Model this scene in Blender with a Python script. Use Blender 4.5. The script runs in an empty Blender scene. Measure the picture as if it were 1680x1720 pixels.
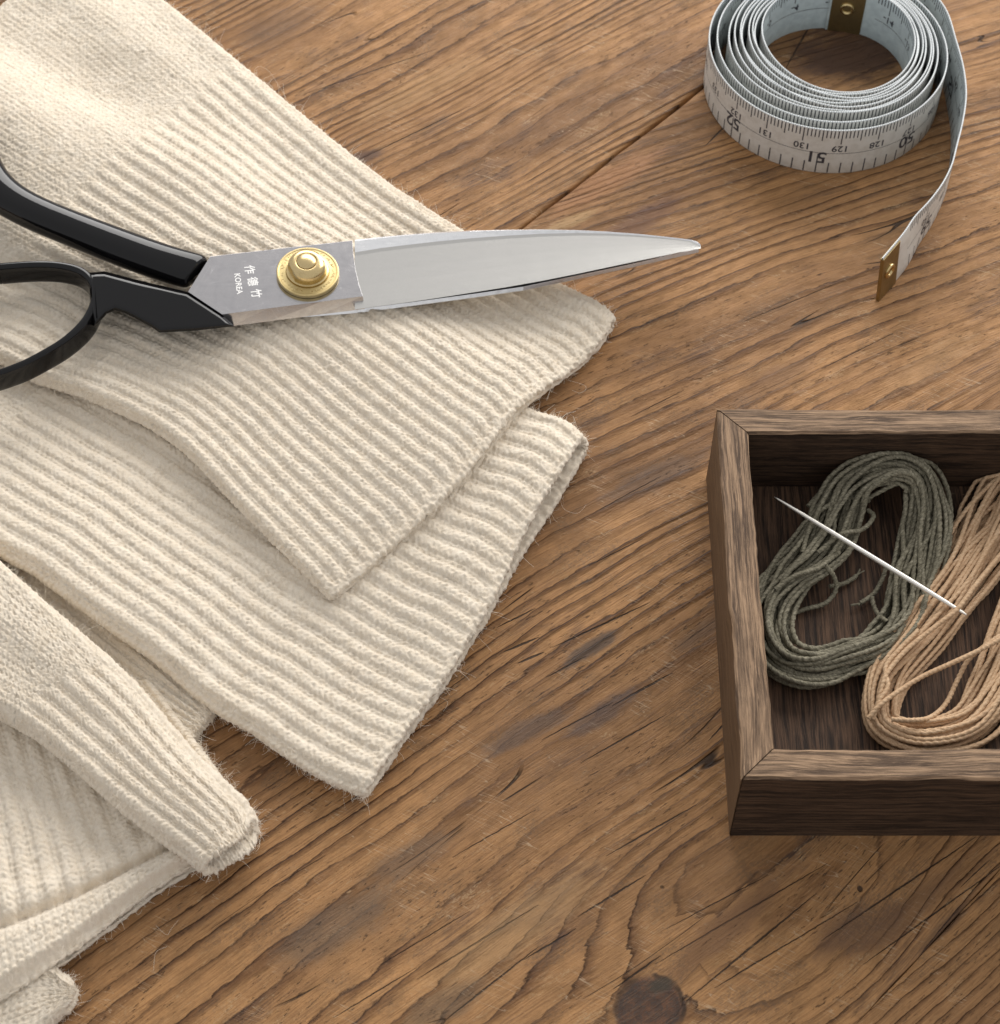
import bpy, bmesh, math, random
import numpy as np
from mathutils import Vector

random.seed(7)
rng = np.random.default_rng(11)
scene = bpy.context.scene
COL = scene.collection
MM = 0.001                                   # everything is laid out in millimetres, linked in metres

# ------------------------------------------------------------------ camera
TILT = math.radians(33.0)                    # lens axis, measured from straight down
DIST = 493.0                                 # mm from lens to the middle of the table in view
FPX = 3500.0                                 # focal length in photo pixels
cam_d = bpy.data.cameras.new('camera')
cam = bpy.data.objects.new('camera', cam_d)
COL.objects.link(cam)
cam.location = (0, -DIST * math.sin(TILT) * MM, DIST * math.cos(TILT) * MM)
cam.rotation_euler = (TILT, 0, 0)
cam_d.sensor_width = 36.0
cam_d.lens = FPX / 1720.0 * 36.0
cam_d.clip_start = 0.02
cam_d.clip_end = 50.0
cam_d.dof.use_dof = True
cam_d.dof.focus_distance = 0.478
cam_d.dof.aperture_fstop = 38.0
scene.camera = cam

# ------------------------------------------------------------------ world, lamps, exposure
world = bpy.data.worlds.new('World')
scene.world = world
world.use_nodes = True
bg = world.node_tree.nodes['Background']
bg.inputs['Color'].default_value = (0.98, 0.98, 1.0, 1)
bg.inputs['Strength'].default_value = 0.67


def area_lamp(name, loc, target, sx, sy, power, color):
    d = bpy.data.lights.new(name, 'AREA')
    d.shape = 'RECTANGLE'
    d.size, d.size_y = sx, sy
    d.energy = power
    d.color = color
    o = bpy.data.objects.new(name, d)
    COL.objects.link(o)
    o.location = loc
    v = Vector(target) - Vector(loc)
    o.rotation_euler = v.to_track_quat('-Z', 'Y').to_euler()
    return o


# the room's window, behind the table and a little to the right
area_lamp('window_light', (0.31, 0.86, 0.48), (0.0, 0.05, 0.0), 1.45, 0.56, 17.0, (1.0, 0.975, 0.945))

scene.view_settings.view_transform = 'Standard'
scene.view_settings.look = 'None'
scene.view_settings.gamma = 1.0
scene.view_settings.exposure = 0.0
scene.render.resolution_x = 1000
scene.render.resolution_y = 1024

# ------------------------------------------------------------------ layout helpers
CAMP = np.array([0.0, -DIST * math.sin(TILT), DIST * math.cos(TILT)])
FW = -CAMP / np.linalg.norm(CAMP)
RT = np.array([1.0, 0, 0])
UPV = np.cross(RT, FW)


def U(x, y, z=0.0, kx=0.0):
    """where the line of sight through a photo point meets the plane z + kx*X (mm)"""
    d = FW + RT * (x - 840.0) / FPX - UPV * (y - 860.0) / FPX
    t = (z + kx * CAMP[0] - CAMP[2]) / (d[2] - kx * d[0])
    return CAMP + d * t


def smooth(x, a, b):
    t = np.clip((np.asarray(x, float) - a) / (b - a), 0, 1)
    return t * t * (3 - 2 * t)


def catmull(pts, n, closed=False):
    """resample control points with a Catmull-Rom curve, n points evenly along its length"""
    P = np.asarray(pts, float)
    m = len(P)
    if closed:
        Q = np.vstack([P[-1], P, P[0], P[1]])
        segs = m
    else:
        Q = np.vstack([2 * P[0] - P[1], P, 2 * P[-1] - P[-2]])
        segs = m - 1
    k = 24
    t = np.linspace(0, 1, k, endpoint=False)[:, None]
    out = []
    for i in range(segs):
        a, b, c, d = Q[i], Q[i + 1], Q[i + 2], Q[i + 3]
        out.append(0.5 * (2 * b + (c - a) * t + (2 * a - 5 * b + 4 * c - d) * t ** 2
                          + (3 * b - a - 3 * c + d) * t ** 3))
    out.append((P[0] if closed else P[-1])[None])
    C = np.vstack(out)
    L = np.r_[0, np.cumsum(np.linalg.norm(np.diff(C, axis=0), axis=1))]
    s = np.linspace(0, L[-1], n + 1 if closed else n)
    if closed:
        s = s[:-1]
    return np.stack([np.interp(s, L, C[:, i]) for i in range(C.shape[1])], 1)


class VNoise:
    """smooth 2-D value noise"""
    def __init__(self, seed):
        self.g = np.random.default_rng(seed).random((256, 256)) * 2 - 1

    def __call__(self, x, y):
        x = np.asarray(x, float); y = np.asarray(y, float)
        xi = np.floor(x).astype(int); yi = np.floor(y).astype(int)
        fx = x - xi; fy = y - yi
        fx = fx * fx * (3 - 2 * fx); fy = fy * fy * (3 - 2 * fy)
        g = self.g
        a = g[xi & 255, yi & 255]; b = g[(xi + 1) & 255, yi & 255]
        c = g[xi & 255, (yi + 1) & 255]; d = g[(xi + 1) & 255, (yi + 1) & 255]
        return (a * (1 - fx) + b * fx) * (1 - fy) + (c * (1 - fx) + d * fx) * fy


def empty(name, label, cat, loc=(0, 0, 0), group=None):
    o = bpy.data.objects.new(name, None)
    COL.objects.link(o)
    o.location = tuple(c * MM for c in loc)
    o.empty_display_size = 0.01
    o['label'] = label
    o['category'] = cat
    if group:
        o['group'] = group
    return o


def link_mesh(name, me, parent=None, mats=(), smooth_shade=True):
    for m in mats:
        me.materials.append(m)
    if smooth_shade:
        me.polygons.foreach_set('use_smooth', np.ones(len(me.polygons), bool))
    o = bpy.data.objects.new(name, me)
    COL.objects.link(o)
    if parent is not None:
        o.parent = parent
        wl = Vector((0, 0, 0))
        p = parent
        while p is not None:
            wl += p.location
            p = p.parent
        o.location = -wl                     # vertices are in world millimetres, parents are not rotated
    return o


def np_mesh(name, verts_mm, faces, parent=None, mats=(), smooth_shade=True, attrs=None, midx=None):
    me = bpy.data.meshes.new(name)
    V = np.asarray(verts_mm, float) * MM
    if isinstance(faces, np.ndarray):
        n, k = faces.shape
        me.vertices.add(len(V)); me.vertices.foreach_set('co', V.ravel())
        me.loops.add(n * k); me.loops.foreach_set('vertex_index', faces.astype(np.int32).ravel())
        me.polygons.add(n)
        me.polygons.foreach_set('loop_start', np.arange(0, n * k, k, dtype=np.int32))
        me.update(calc_edges=True)
    else:
        me.from_pydata(V.tolist(), [], [list(map(int, f)) for f in faces])
    if attrs:
        for k_, a in attrs.items():
            at = me.attributes.new(k_, 'FLOAT', 'POINT')
            at.data.foreach_set('value', np.asarray(a, np.float32).ravel())
    o = link_mesh(name, me, parent, mats, smooth_shade)
    if midx is not None:
        me.polygons.foreach_set('material_index', np.asarray(midx, np.int32))
    return o


def grid_faces(nr, nc, wrap=False, off=0):
    r = np.arange(nr - 1)[:, None]
    c = np.arange(nc if wrap else nc - 1)[None, :]
    c2 = (c + 1) % nc
    return np.stack([r * nc + c, r * nc + c2, (r + 1) * nc + c2, (r + 1) * nc + c], -1).reshape(-1, 4) + off


def add_bevel(o, w, seg=2, ang=30):
    m = o.modifiers.new('bevel', 'BEVEL')
    m.width = w * MM; m.segments = seg; m.limit_method = 'ANGLE'; m.angle_limit = math.radians(ang)
    m.harden_normals = False
    return m


# ------------------------------------------------------------------ node helpers
class NB:
    def __init__(self, name):
        self.m = bpy.data.materials.new(name)
        self.m.use_nodes = True
        self.t = self.m.node_tree
        self.t.nodes.clear()
        self.out = self.t.nodes.new('ShaderNodeOutputMaterial')
        self.bsdf = self.t.nodes.new('ShaderNodeBsdfPrincipled')
        self.t.links.new(self.bsdf.outputs[0], self.out.inputs[0])

    def n(self, typ, **kw):
        nd = self.t.nodes.new(typ)
        for k, v in kw.items():
            setattr(nd, k, v)
        return nd

    def put(self, sock, val):
        if isinstance(val, bpy.types.NodeSocket):
            self.t.links.new(val, sock)
        else:
            if sock.type == 'RGBA' and len(val) == 3:
                val = (*val, 1)
            sock.default_value = val

    def attr(self, name):
        a = self.n('ShaderNodeAttribute'); a.attribute_name = name
        return a.outputs['Fac']

    def obj(self, k=1000.0):
        c = self.n('ShaderNodeTexCoord')
        v = self.n('ShaderNodeVectorMath', operation='SCALE')
        self.put(v.inputs[0], c.outputs['Object']); v.inputs['Scale'].default_value = k
        return v.outputs[0]

    def mth(self, op, a, b=None, c=None, clamp=False):
        nd = self.n('ShaderNodeMath', operation=op); nd.use_clamp = clamp
        self.put(nd.inputs[0], a)
        if b is not None: self.put(nd.inputs[1], b)
        if c is not None: self.put(nd.inputs[2], c)
        return nd.outputs[0]

    def vec(self, x, y, z=0.0):
        nd = self.n('ShaderNodeCombineXYZ')
        self.put(nd.inputs[0], x); self.put(nd.inputs[1], y); self.put(nd.inputs[2], z)
        return nd.outputs[0]

    def noise(self, v, scale=1.0, detail=2.0, rough=0.5, dist=0.0):
        nd = self.n('ShaderNodeTexNoise')
        self.put(nd.inputs['Vector'], v)
        nd.inputs['Scale'].default_value = scale; nd.inputs['Detail'].default_value = detail
        nd.inputs['Roughness'].default_value = rough; nd.inputs['Distortion'].default_value = dist
        return nd.outputs['Fac']

    def voro(self, v, scale=1.0, feature='F1'):
        nd = self.n('ShaderNodeTexVoronoi', feature=feature)
        self.put(nd.inputs['Vector'], v); nd.inputs['Scale'].default_value = scale
        return nd.outputs['Distance']

    def step(self, x, a, b, lo=0.0, hi=1.0):
        nd = self.n('ShaderNodeMapRange', interpolation_type='SMOOTHSTEP')
        self.put(nd.inputs[0], x)
        nd.inputs[1].default_value = a; nd.inputs[2].default_value = b
        nd.inputs[3].default_value = lo; nd.inputs[4].default_value = hi
        return nd.outputs[0]

    def mix(self, f, a, b, mode='MIX'):
        nd = self.n('ShaderNodeMix', data_type='RGBA', blend_type=mode)
        self.put(nd.inputs[0], f); self.put(nd.inputs[6], a); self.put(nd.inputs[7], b)
        return nd.outputs[2]

    def bump(self, h, dist_mm, strength=1.0, normal=None):
        nd = self.n('ShaderNodeBump')
        nd.inputs['Strength'].default_value = strength
        nd.inputs['Distance'].default_value = dist_mm * MM
        self.put(nd.inputs['Height'], h)
        if normal is not None: self.put(nd.inputs['Normal'], normal)
        return nd.outputs[0]

    def set(self, **kw):
        for k, v in kw.items():
            self.put(self.bsdf.inputs[k.replace('_', ' ')], v)
        return self.m


# ------------------------------------------------------------------ table planks
def build_plank_material():
    b = NB('weathered_pine')
    u, v, R, seed, kn, kr = (b.attr(k) for k in ('gu', 'gv', 'ring', 'seed', 'knot', 'knot_r'))
    M = b.mth
    # ring phase, roughened at small scale
    wob = b.noise(b.vec(M('MULTIPLY', u, 0.055), M('MULTIPLY', v, 0.30), seed), 1, 3, 0.55)
    wob2 = b.noise(b.vec(M('MULTIPLY', u, 0.30), M('MULTIPLY', v, 1.1), seed), 1, 3, 0.6)
    ph = M('ADD', R, M('ADD', M('MULTIPLY', M('SUBTRACT', wob, 0.5), 0.75), M('MULTIPLY', M('SUBTRACT', wob2, 0.5), 0.22)))
    fr = M('FRACT', ph)
    ringid = M('FLOOR', ph)
    ringrnd = b.noise(b.vec(M('MULTIPLY', ringid, 3.71), M('MULTIPLY', u, 0.012), seed), 1, 1, 0.5)
    late = M('MULTIPLY', b.step(fr, 0.50, 0.93), b.step(fr, 0.995, 0.93))
    late = M('MULTIPLY', late, b.step(ringrnd, 0.28, 0.62, 0.28, 1.0))
    # fibre streaks
    fib = b.noise(b.vec(M('MULTIPLY', u, 0.10), M('MULTIPLY', v, 3.2), seed), 1, 4, 0.65)
    tone = b.noise(b.vec(M('MULTIPLY', u, 0.011), M('MULTIPLY', v, 0.026), M('ADD', seed, 20.0)), 1, 4, 0.6)
    fib2 = b.noise(b.vec(M('MULTIPLY', u, 0.55), M('MULTIPLY', v, 7.0), seed), 1, 3, 0.6)
    blot = b.noise(b.vec(M('MULTIPLY', u, 0.022), M('MULTIPLY', v, 0.05), seed), 1, 4, 0.6)
    mott = b.noise(b.vec(M('MULTIPLY', u, 0.16), M('MULTIPLY', v, 0.34), seed), 1, 5, 0.7)
    speck = b.noise(b.vec(M('MULTIPLY', u, 1.3), M('MULTIPLY', v, 2.6), seed), 1, 3, 0.7)
    base = b.mix(b.step(blot, 0.36, 0.66), (0.375, 0.194, 0.078), (0.480, 0.250, 0.099))
    base = b.mix(b.step(mott, 0.35, 0.72, 0.0, 0.55), base, (0.220, 0.122, 0.053))
    base = b.mix(b.step(fib, 0.38, 0.70, 0.0, 0.50), base, (0.130, 0.058, 0.023))
    base = b.mix(b.step(fib2, 0.50, 0.72, 0.0, 0.35), base, (0.43, 0.265, 0.125))
    fade = b.step(b.noise(b.vec(M('MULTIPLY', u, 0.017), M('MULTIPLY', v, 0.040), M('ADD', seed, 23.0)), 1, 3, 0.6), 0.36, 0.58, 0.50, 1.0)
    late = M('MULTIPLY', late, fade)
    edge = M('MULTIPLY', b.step(fr, 0.84, 0.955), b.step(fr, 0.998, 0.965))
    edge = M('MULTIPLY', M('MULTIPLY', edge, fade), b.step(ringrnd, 0.25, 0.55, 0.35, 1.0))
    base = b.mix(M('MULTIPLY', late, 0.80), base, (0.095, 0.038, 0.014))
    base = b.mix(M('MULTIPLY', edge, b.step(fib, 0.25, 0.55, 0.35, 0.85)), base, (0.036, 0.016, 0.008))
    nick = b.noise(b.vec(M('MULTIPLY', u, 0.34), M('MULTIPLY', v, 1.9), M('ADD', seed, 12.0)), 1, 4, 0.7)
    nickm = b.noise(b.vec(M('MULTIPLY', u, 0.02), M('MULTIPLY', v, 0.04), M('ADD', seed, 12.5)), 1, 3, 0.6)
    nick = M('MULTIPLY', b.step(nick, 0.60, 0.68), b.step(nickm, 0.40, 0.58))
    base = b.mix(M('MULTIPLY', nick, 0.70), base, (0.055, 0.033, 0.022))
    pale = b.noise(b.vec(M('MULTIPLY', u, 0.22), M('MULTIPLY', v, 1.2), M('ADD', seed, 14.0)), 1, 4, 0.7)
    base = b.mix(M('MULTIPLY', b.step(pale, 0.62, 0.72), 0.5), base, (0.47, 0.31, 0.165))
    base = b.mix(b.step(tone, 0.44, 0.66, 0.0, 0.50), base, (0.130, 0.062, 0.026))
    # grey weathering beside the hard lines
    gs = b.noise(b.vec(M('MULTIPLY', u, 0.05), M('MULTIPLY', v, 0.13), M('ADD', seed, 3.3)), 1, 5, 0.68)
    gmask = M('MULTIPLY', b.step(gs, 0.50, 0.66), b.step(speck, 0.38, 0.62))
    base = b.mix(M('MULTIPLY', gmask, 0.42), base, (0.082, 0.064, 0.047))
    ds = b.noise(b.vec(M('MULTIPLY', u, 0.035), M('MULTIPLY', v, 0.075), M('ADD', seed, 8.1)), 1, 4, 0.65)
    dmask = M('MULTIPLY', b.step(ds, 0.54, 0.70), b.step(fib, 0.32, 0.6))
    base = b.mix(M('MULTIPLY', dmask, 0.55), base, (0.075, 0.045, 0.036))
    # short checks across the grain, grouped in patches
    chk = b.noise(b.vec(M('MULTIPLY', u, 0.45), M('MULTIPLY', v, 0.13), M('ADD', seed, 5.0)), 1, 4, 0.7, 0.3)
    chm = b.noise(b.vec(M('MULTIPLY', u, 0.03), M('MULTIPLY', v, 0.035), M('ADD', seed, 6.0)), 1, 2, 0.5)
    chk = M('MULTIPLY', b.step(M('ABSOLUTE', M('SUBTRACT', chk, 0.5)), 0.022, 0.004), b.step(chm, 0.62, 0.70))
    base = b.mix(M('MULTIPLY', chk, 0.05), base, (0.050, 0.042, 0.038))
    # hairline splits along the grain
    spl = b.noise(b.vec(M('MULTIPLY', u, 0.010), M('MULTIPLY', v, 0.11), M('ADD', seed, 1.7)), 1, 1, 0.3)
    spm = b.noise(b.vec(M('MULTIPLY', u, 0.035), M('MULTIPLY', v, 0.05), M('ADD', seed, 2.2)), 1, 2, 0.5)
    spl = M('MULTIPLY', b.step(M('ABSOLUTE', M('SUBTRACT', spl, 0.5)), 0.0050, 0.0016), b.step(spm, 0.54, 0.62))
    jag = M('MULTIPLY', M('SUBTRACT', b.noise(b.vec(M('MULTIPLY', u, 0.5), 0.0, seed), 1, 3, 0.7), 0.5), 0.45)
    pos = b.n('ShaderNodeNewGeometry').outputs['Position']
    sx = b.n('ShaderNodeSeparateXYZ'); b.put(sx.inputs[0], pos)
    X = M('MULTIPLY', sx.outputs[0], 1000.0); Y = M('MULTIPLY', sx.outputs[1], 1000.0)
    cr = spl
    for (x0, y0, x1, y1, w) in SPLITS:
        p, q = U(x0, y0), U(x1, y1)
        d = q - p; L = math.hypot(d[0], d[1]); d = d / L
        s = M('ADD', M('MULTIPLY', M('SUBTRACT', X, float(p[0])), float(d[0])), M('MULTIPLY', M('SUBTRACT', Y, float(p[1])), float(d[1])))
        c = M('SUBTRACT', M('MULTIPLY', M('SUBTRACT', Y, float(p[1])), float(d[0])), M('MULTIPLY', M('SUBTRACT', X, float(p[0])), float(d[1])))
        c = M('ABSOLUTE', M('ADD', c, jag))
        f = M('DIVIDE', s, L)
        taper = M('MULTIPLY', M('MULTIPLY', f, M('SUBTRACT', 1.0, f)), 4.0 * w * 0.62)
        one = b.step(M('SUBTRACT', c, taper), 0.07, -0.06)
        one = M('MULTIPLY', one, M('MULTIPLY', M('GREATER_THAN', f, 0.0), M('LESS_THAN', f, 1.0)))
        cr = M('MAXIMUM', cr, one)
    base = b.mix(M('MULTIPLY', cr, 0.90), base, (0.020, 0.012, 0.008))
    # worm holes and pale scratches
    wh = b.voro(b.vec(M('MULTIPLY', u, 0.045), M('MULTIPLY', v, 0.045), seed), 1)
    wh = b.step(wh, 0.032, 0.018)
    base = b.mix(M('MULTIPLY', wh, 0.85), base, (0.018, 0.012, 0.010))
    sc = b.noise(b.vec(M('MULTIPLY', M('ADD', u, M('MULTIPLY', v, 0.7)), 0.9), M('MULTIPLY', v, 0.10), M('ADD', seed, 9.0)), 1, 1, 0.5)
    scm = b.noise(b.vec(M('MULTIPLY', u, 0.08), M('MULTIPLY', v, 0.10), M('ADD', seed, 9.5)), 1, 2, 0.5)
    sc = M('MULTIPLY', b.step(M('ABSOLUTE', M('SUBTRACT', sc, 0.5)), 0.014, 0.004), b.step(scm, 0.52, 0.62))
    base = b.mix(M('MULTIPLY', sc, 0.42), base, (0.58, 0.43, 0.28))
    scf = b.noise(b.vec(M('MULTIPLY', u, 0.06), M('MULTIPLY', v, 0.20), M('ADD', seed, 31.0)), 1, 5, 0.75)
    base = b.mix(M('MULTIPLY', b.step(scf, 0.57, 0.68), b.step(speck, 0.42, 0.62, 0.0, 0.45)), base, (0.52, 0.36, 0.20))
    # the knot
    krn = M('ADD', kr, M('MULTIPLY', M('SUBTRACT', b.noise(b.vec(M('MULTIPLY', u, 0.16), M('MULTIPLY', v, 0.16), 4.0), 1, 3, 0.5), 0.5), 0.35))
    kring = M('FRACT', M('MULTIPLY', krn, 2.3))
    kcol = b.mix(M('MULTIPLY', b.step(kring, 0.3, 0.9), 0.6), (0.135, 0.062, 0.032), (0.060, 0.033, 0.022))
    kcol = b.mix(b.step(mott, 0.40, 0.62, 0.0, 0.8), kcol, (0.050, 0.034, 0.027))
    kcol = b.mix(b.step(fib, 0.52, 0.70, 0.0, 0.5), kcol, (0.26, 0.14, 0.07))
    kcol = b.mix(b.step(speck, 0.45, 0.65, 0.0, 0.6), kcol, (0.060, 0.050, 0.042))
    rim = M('MULTIPLY', b.step(M('ABSOLUTE', M('SUBTRACT', krn, 1.0)), 0.12, 0.03), b.step(b.noise(b.vec(M('MULTIPLY', u, 0.12), M('MULTIPLY', v, 0.12), 9.0), 1, 1, 0.5), 0.42, 0.58))
    base = b.mix(b.step(krn, 1.12, 0.86), base, kcol)
    base = b.mix(M('MULTIPLY', rim, M('MULTIPLY', kn, 0.8)), base, (0.030, 0.018, 0.012))
    for (x0, y0, ang, ra, rb, st_, col_) in STAINS_AND_SHADE:
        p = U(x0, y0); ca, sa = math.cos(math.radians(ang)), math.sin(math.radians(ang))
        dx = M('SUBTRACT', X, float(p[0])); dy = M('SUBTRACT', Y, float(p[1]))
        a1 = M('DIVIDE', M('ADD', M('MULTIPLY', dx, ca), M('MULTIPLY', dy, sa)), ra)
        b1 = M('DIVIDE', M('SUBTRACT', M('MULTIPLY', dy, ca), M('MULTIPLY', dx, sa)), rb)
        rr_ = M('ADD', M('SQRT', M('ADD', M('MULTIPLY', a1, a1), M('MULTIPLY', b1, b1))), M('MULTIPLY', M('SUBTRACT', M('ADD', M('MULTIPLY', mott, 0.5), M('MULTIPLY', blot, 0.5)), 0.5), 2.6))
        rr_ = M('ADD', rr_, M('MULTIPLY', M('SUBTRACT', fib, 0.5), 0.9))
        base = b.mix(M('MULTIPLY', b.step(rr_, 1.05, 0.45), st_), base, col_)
    hgt = M('ADD', M('MULTIPLY', late, 0.60), M('ADD', M('MULTIPLY', fib, 0.30), M('MULTIPLY', speck, 0.16)))
    hgt = M('SUBTRACT', hgt, M('ADD', M('MULTIPLY', cr, 1.6), M('MULTIPLY', chk, 0.02)))
    hgt = M('SUBTRACT', hgt, M('MULTIPLY', wh, 0.7))
    hgt = M('SUBTRACT', hgt, M('ADD', M('MULTIPLY', edge, 0.25), M('MULTIPLY', nick, 0.30)))
    nrm = b.bump(hgt, 0.72, 1.0)
    rough = b.step(mott, 0.3, 0.75, 0.50, 0.74)
    b.set(Base_Color=base, Roughness=rough, Normal=nrm, Specular_IOR_Level=0.24)
    return b.m


STAINS_AND_SHADE = [  # photo point, direction, half length and half width in mm, strength, colour
    (1440, 90, 10, 21, 14, 0.92, (0.075, 0.040, 0.026)), (1225, 95, 60, 16, 6, 0.60, (0.120, 0.062, 0.035)), (1085, 365, 38, 14, 4, 0.55, (0.110, 0.055, 0.042)),  # first entry: dark stain inside the tape coil, the coil's shade painted in
    (1010, 310, 38, 22, 5, 0.55, (0.40, 0.195, 0.090)), (960, 372, 30, 9, 2.5, 0.5, (0.50, 0.33, 0.16)), (610, 265, 30, 7, 2.5, 0.7, (0.075, 0.045, 0.040)),
    (470, 40, 40, 16, 7, 0.4, (0.13, 0.075, 0.045)), (700, 150, 33, 30, 6, 0.35, (0.40, 0.24, 0.11)), (1100, 800, 32, 16, 4, 0.45, (0.085, 0.062, 0.052)),
    (1000, 1085, 35, 9, 2.5, 0.75, (0.060, 0.048, 0.042)), (1010, 1200, 36, 12, 3, 0.6, (0.085, 0.060, 0.052)), (880, 1230, 30, 13, 3, 0.55, (0.080, 0.062, 0.055)),
    (560, 1560, 35, 16, 6, 0.5, (0.095, 0.075, 0.058)), (690, 1440, 30, 14, 4, 0.45, (0.090, 0.070, 0.055)), (740, 1690, 30, 12, 4, 0.5, (0.105, 0.080, 0.055)),
    (1210, 1570, 42, 22, 4.5, 0.60, (0.125, 0.062, 0.033)), (1430, 1560, 30, 13, 6, 0.60, (0.095, 0.052, 0.034)), (1530, 1530, 40, 20, 3, 0.5, (0.125, 0.065, 0.035)), (1590, 1555, 42, 9, 1.6, 0.45, (0.035, 0.025, 0.022)),
    (1180, 1060, 40, 12, 3, 0.4, (0.085, 0.065, 0.055)), (1560, 610, 38, 24, 5, 0.35, (0.42, 0.25, 0.12)), (1300, 640, 36, 18, 4, 0.35, (0.15, 0.085, 0.05)),
    (900, 640, 36, 14, 4, 0.45, (0.16, 0.085, 0.045)), (860, 1560, 34, 26, 7, 0.35, (0.43, 0.27, 0.13)), (1110, 1655, 20, 4, 2, 0.7, (0.050, 0.045, 0.032)),
]
SPLITS = [  # photo points on the table, half width in mm
    (512, 158, 735, 82, 0.16), (600, 270, 790, 178, 0.22),
    (835, 1054, 900, 1022, 0.26), (845, 1096, 906, 1070, 0.42), (868, 1115, 915, 1095, 0.42),
    (928, 1088, 1092, 1012, 0.30), (918, 1138, 985, 1102, 0.26), (1028, 1186, 1130, 1130, 0.40),
    (910, 1243, 1030, 1180, 0.20), (975, 1282, 1120, 1200, 0.24), (1018, 1438, 1170, 1352, 0.28),
    (970, 1540, 1085, 1470, 0.30), (880, 1612, 968, 1560, 0.26),
    (1100, 1620, 1390, 1450, 0.20), (1030, 1662, 1110, 1605, 0.30), (1152, 1682, 1372, 1500, 0.30), (1380, 1580, 1640, 1405, 0.26),
    (1200, 1660, 1345, 1572, 0.22), (560, 1710, 700, 1625, 0.16), (640, 1620, 790, 1530, 0.14), (1120, 1560, 1290, 1470, 0.14), (1300, 1600, 1440, 1515, 0.14), (760, 1440, 900, 1360, 0.14),
    (990, 950, 1080, 905, 0.14), (1000, 860, 1110, 800, 0.12), (1060, 700, 1150, 655, 0.12), (940, 340, 1010, 318, 0.14), (1250, 540, 1420, 470, 0.12), (1380, 620, 1500, 560, 0.10), (1450, 1620, 1680, 1455, 0.22), (1190, 1245, 1240, 1190, 0.24),
    (700, 1645, 905, 1520, 0.22), (740, 1720, 905, 1590, 0.26), (1185, 245, 1235, 195, 0.34), (1318, 118, 1376, 15, 0.40),
]
J1 = (U(877, 381), U(1190, 139))
J2 = (U(1399, 1713), U(1680, 1504))
pine = build_plank_material()
table = empty('wooden_table', 'old brown pine tabletop of weathered planks under everything', 'table', (0, 0, 0))


def plank(qa, qb, grain, lam, seed, field=None, fan=0.0, da=0.5, db=0.5):
    """one board between two joints, q measured across the boards"""
    pd = (J1[1] - J1[0]); pd = pd / np.linalg.norm(pd)              # along the boards
    qd = np.array([pd[1], -pd[0], 0.0])                               # across, towards the lower right
    o = J1[0]
    q = np.unique(np.r_[qa, qa + 0.12, qa + 0.35, qa + 0.7, np.arange(qa + 2, qb - 2, 2.4), qb - 0.7, qb - 0.35, qb - 0.12, qb])
    p = np.arange(-420, 420.1, 2.6)
    Pg, Qg = np.meshgrid(p, q, indexing='ij')
    nz = VNoise(seed)
    ed = np.minimum(Qg - qa, qb - Qg)
    wav = nz(Pg * 0.020, np.sign(Qg - 0.5 * (qa + qb)) * 20.3) * 0.30 + nz(Pg * 0.055, np.sign(Qg - 0.5 * (qa + qb)) * 40.3) * 0.34 + nz(Pg * 0.22, np.sign(Qg - 0.5 * (qa + qb)) * 40.3 + 9) * 0.16
    Q2 = Qg + np.where(ed < 0.8, wav, 0) * np.sign(Qg - 0.5 * (qa + qb))
    Z = -np.where(Qg - qa < qb - Qg, da, db) * np.clip(1 - ed / 0.7, 0, 1) ** 2
    P3 = o[None, None] + Pg[..., None] * pd + Q2[..., None] * qd
    P3 = P3.copy(); P3[..., 2] = Z
    nr, nc = Pg.shape
    top = P3.reshape(-1, 3)
    g = math.radians(grain)
    gu = np.array([math.cos(g), math.sin(g)]); gv = np.array([-math.sin(g), math.cos(g)])
    uu = top[:, 0] * gu[0] + top[:, 1] * gu[1]
    vv = top[:, 0] * gv[0] + top[:, 1] * gv[1]
    if fan:                                                            # grain steepens towards the near side
        yy = np.linspace(-600, 600, 2401)
        m_ = math.tan(g) - fan * np.clip(yy, -110, 110)
        Fy = np.cumsum(1.0 / m_) * 0.5; Fy -= np.interp(0, yy, Fy)
        vv = (np.interp(top[:, 1], yy, Fy) - top[:, 0]) * math.sin(g)
    vv = vv + nz(uu * 0.010 + 5, vv * 0.012) * 3.6 + nz(uu * 0.03, vv * 0.03 + 3) * 1.3
    sp = nz(vv * 0.035 + 11.3, uu * 0.002) + 0.5 * nz(vv * 0.09 + 2.3, uu * 0.002)
    R = vv / lam + sp * 2.2 + nz(uu * 0.02, vv * 0.05 + 8) * 0.35
    kn = np.zeros(len(top)); kr = np.full(len(top), 9.0)
    if field:
        R, kn, kr = field(uu, vv, R, top, gu, gv, kn, kr)
    # underside and edges
    bot = top.copy(); bot[:, 2] = -24.0
    V = np.vstack([top, bot])
    n = len(top)
    F = grid_faces(nr, nc)
    idx = np.arange(n).reshape(nr, nc)
    rimf = []
    for ring in (idx[:, 0][::-1], idx[:, -1], idx[0, :], idx[-1, :][::-1]):
        a, c = ring[:-1], ring[1:]
        rimf.append(np.stack([a, c, c + n, a + n], 1))
    F = np.vstack([F] + rimf)
    rep = lambda a: np.r_[a, a]
    ob = np_mesh('plank', V, F[:, ::-1], table, [pine], True,
                 dict(gu=rep(uu), gv=rep(vv), ring=rep(R), seed=np.full(2 * n, float(seed) * 1.37), knot=rep(kn), knot_r=rep(kr)))
    me = ob.data
    bm = bmesh.new(); bm.from_mesh(me); bmesh.ops.recalc_face_normals(bm, faces=bm.faces); bm.to_mesh(me); bm.free()
    return ob


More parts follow.
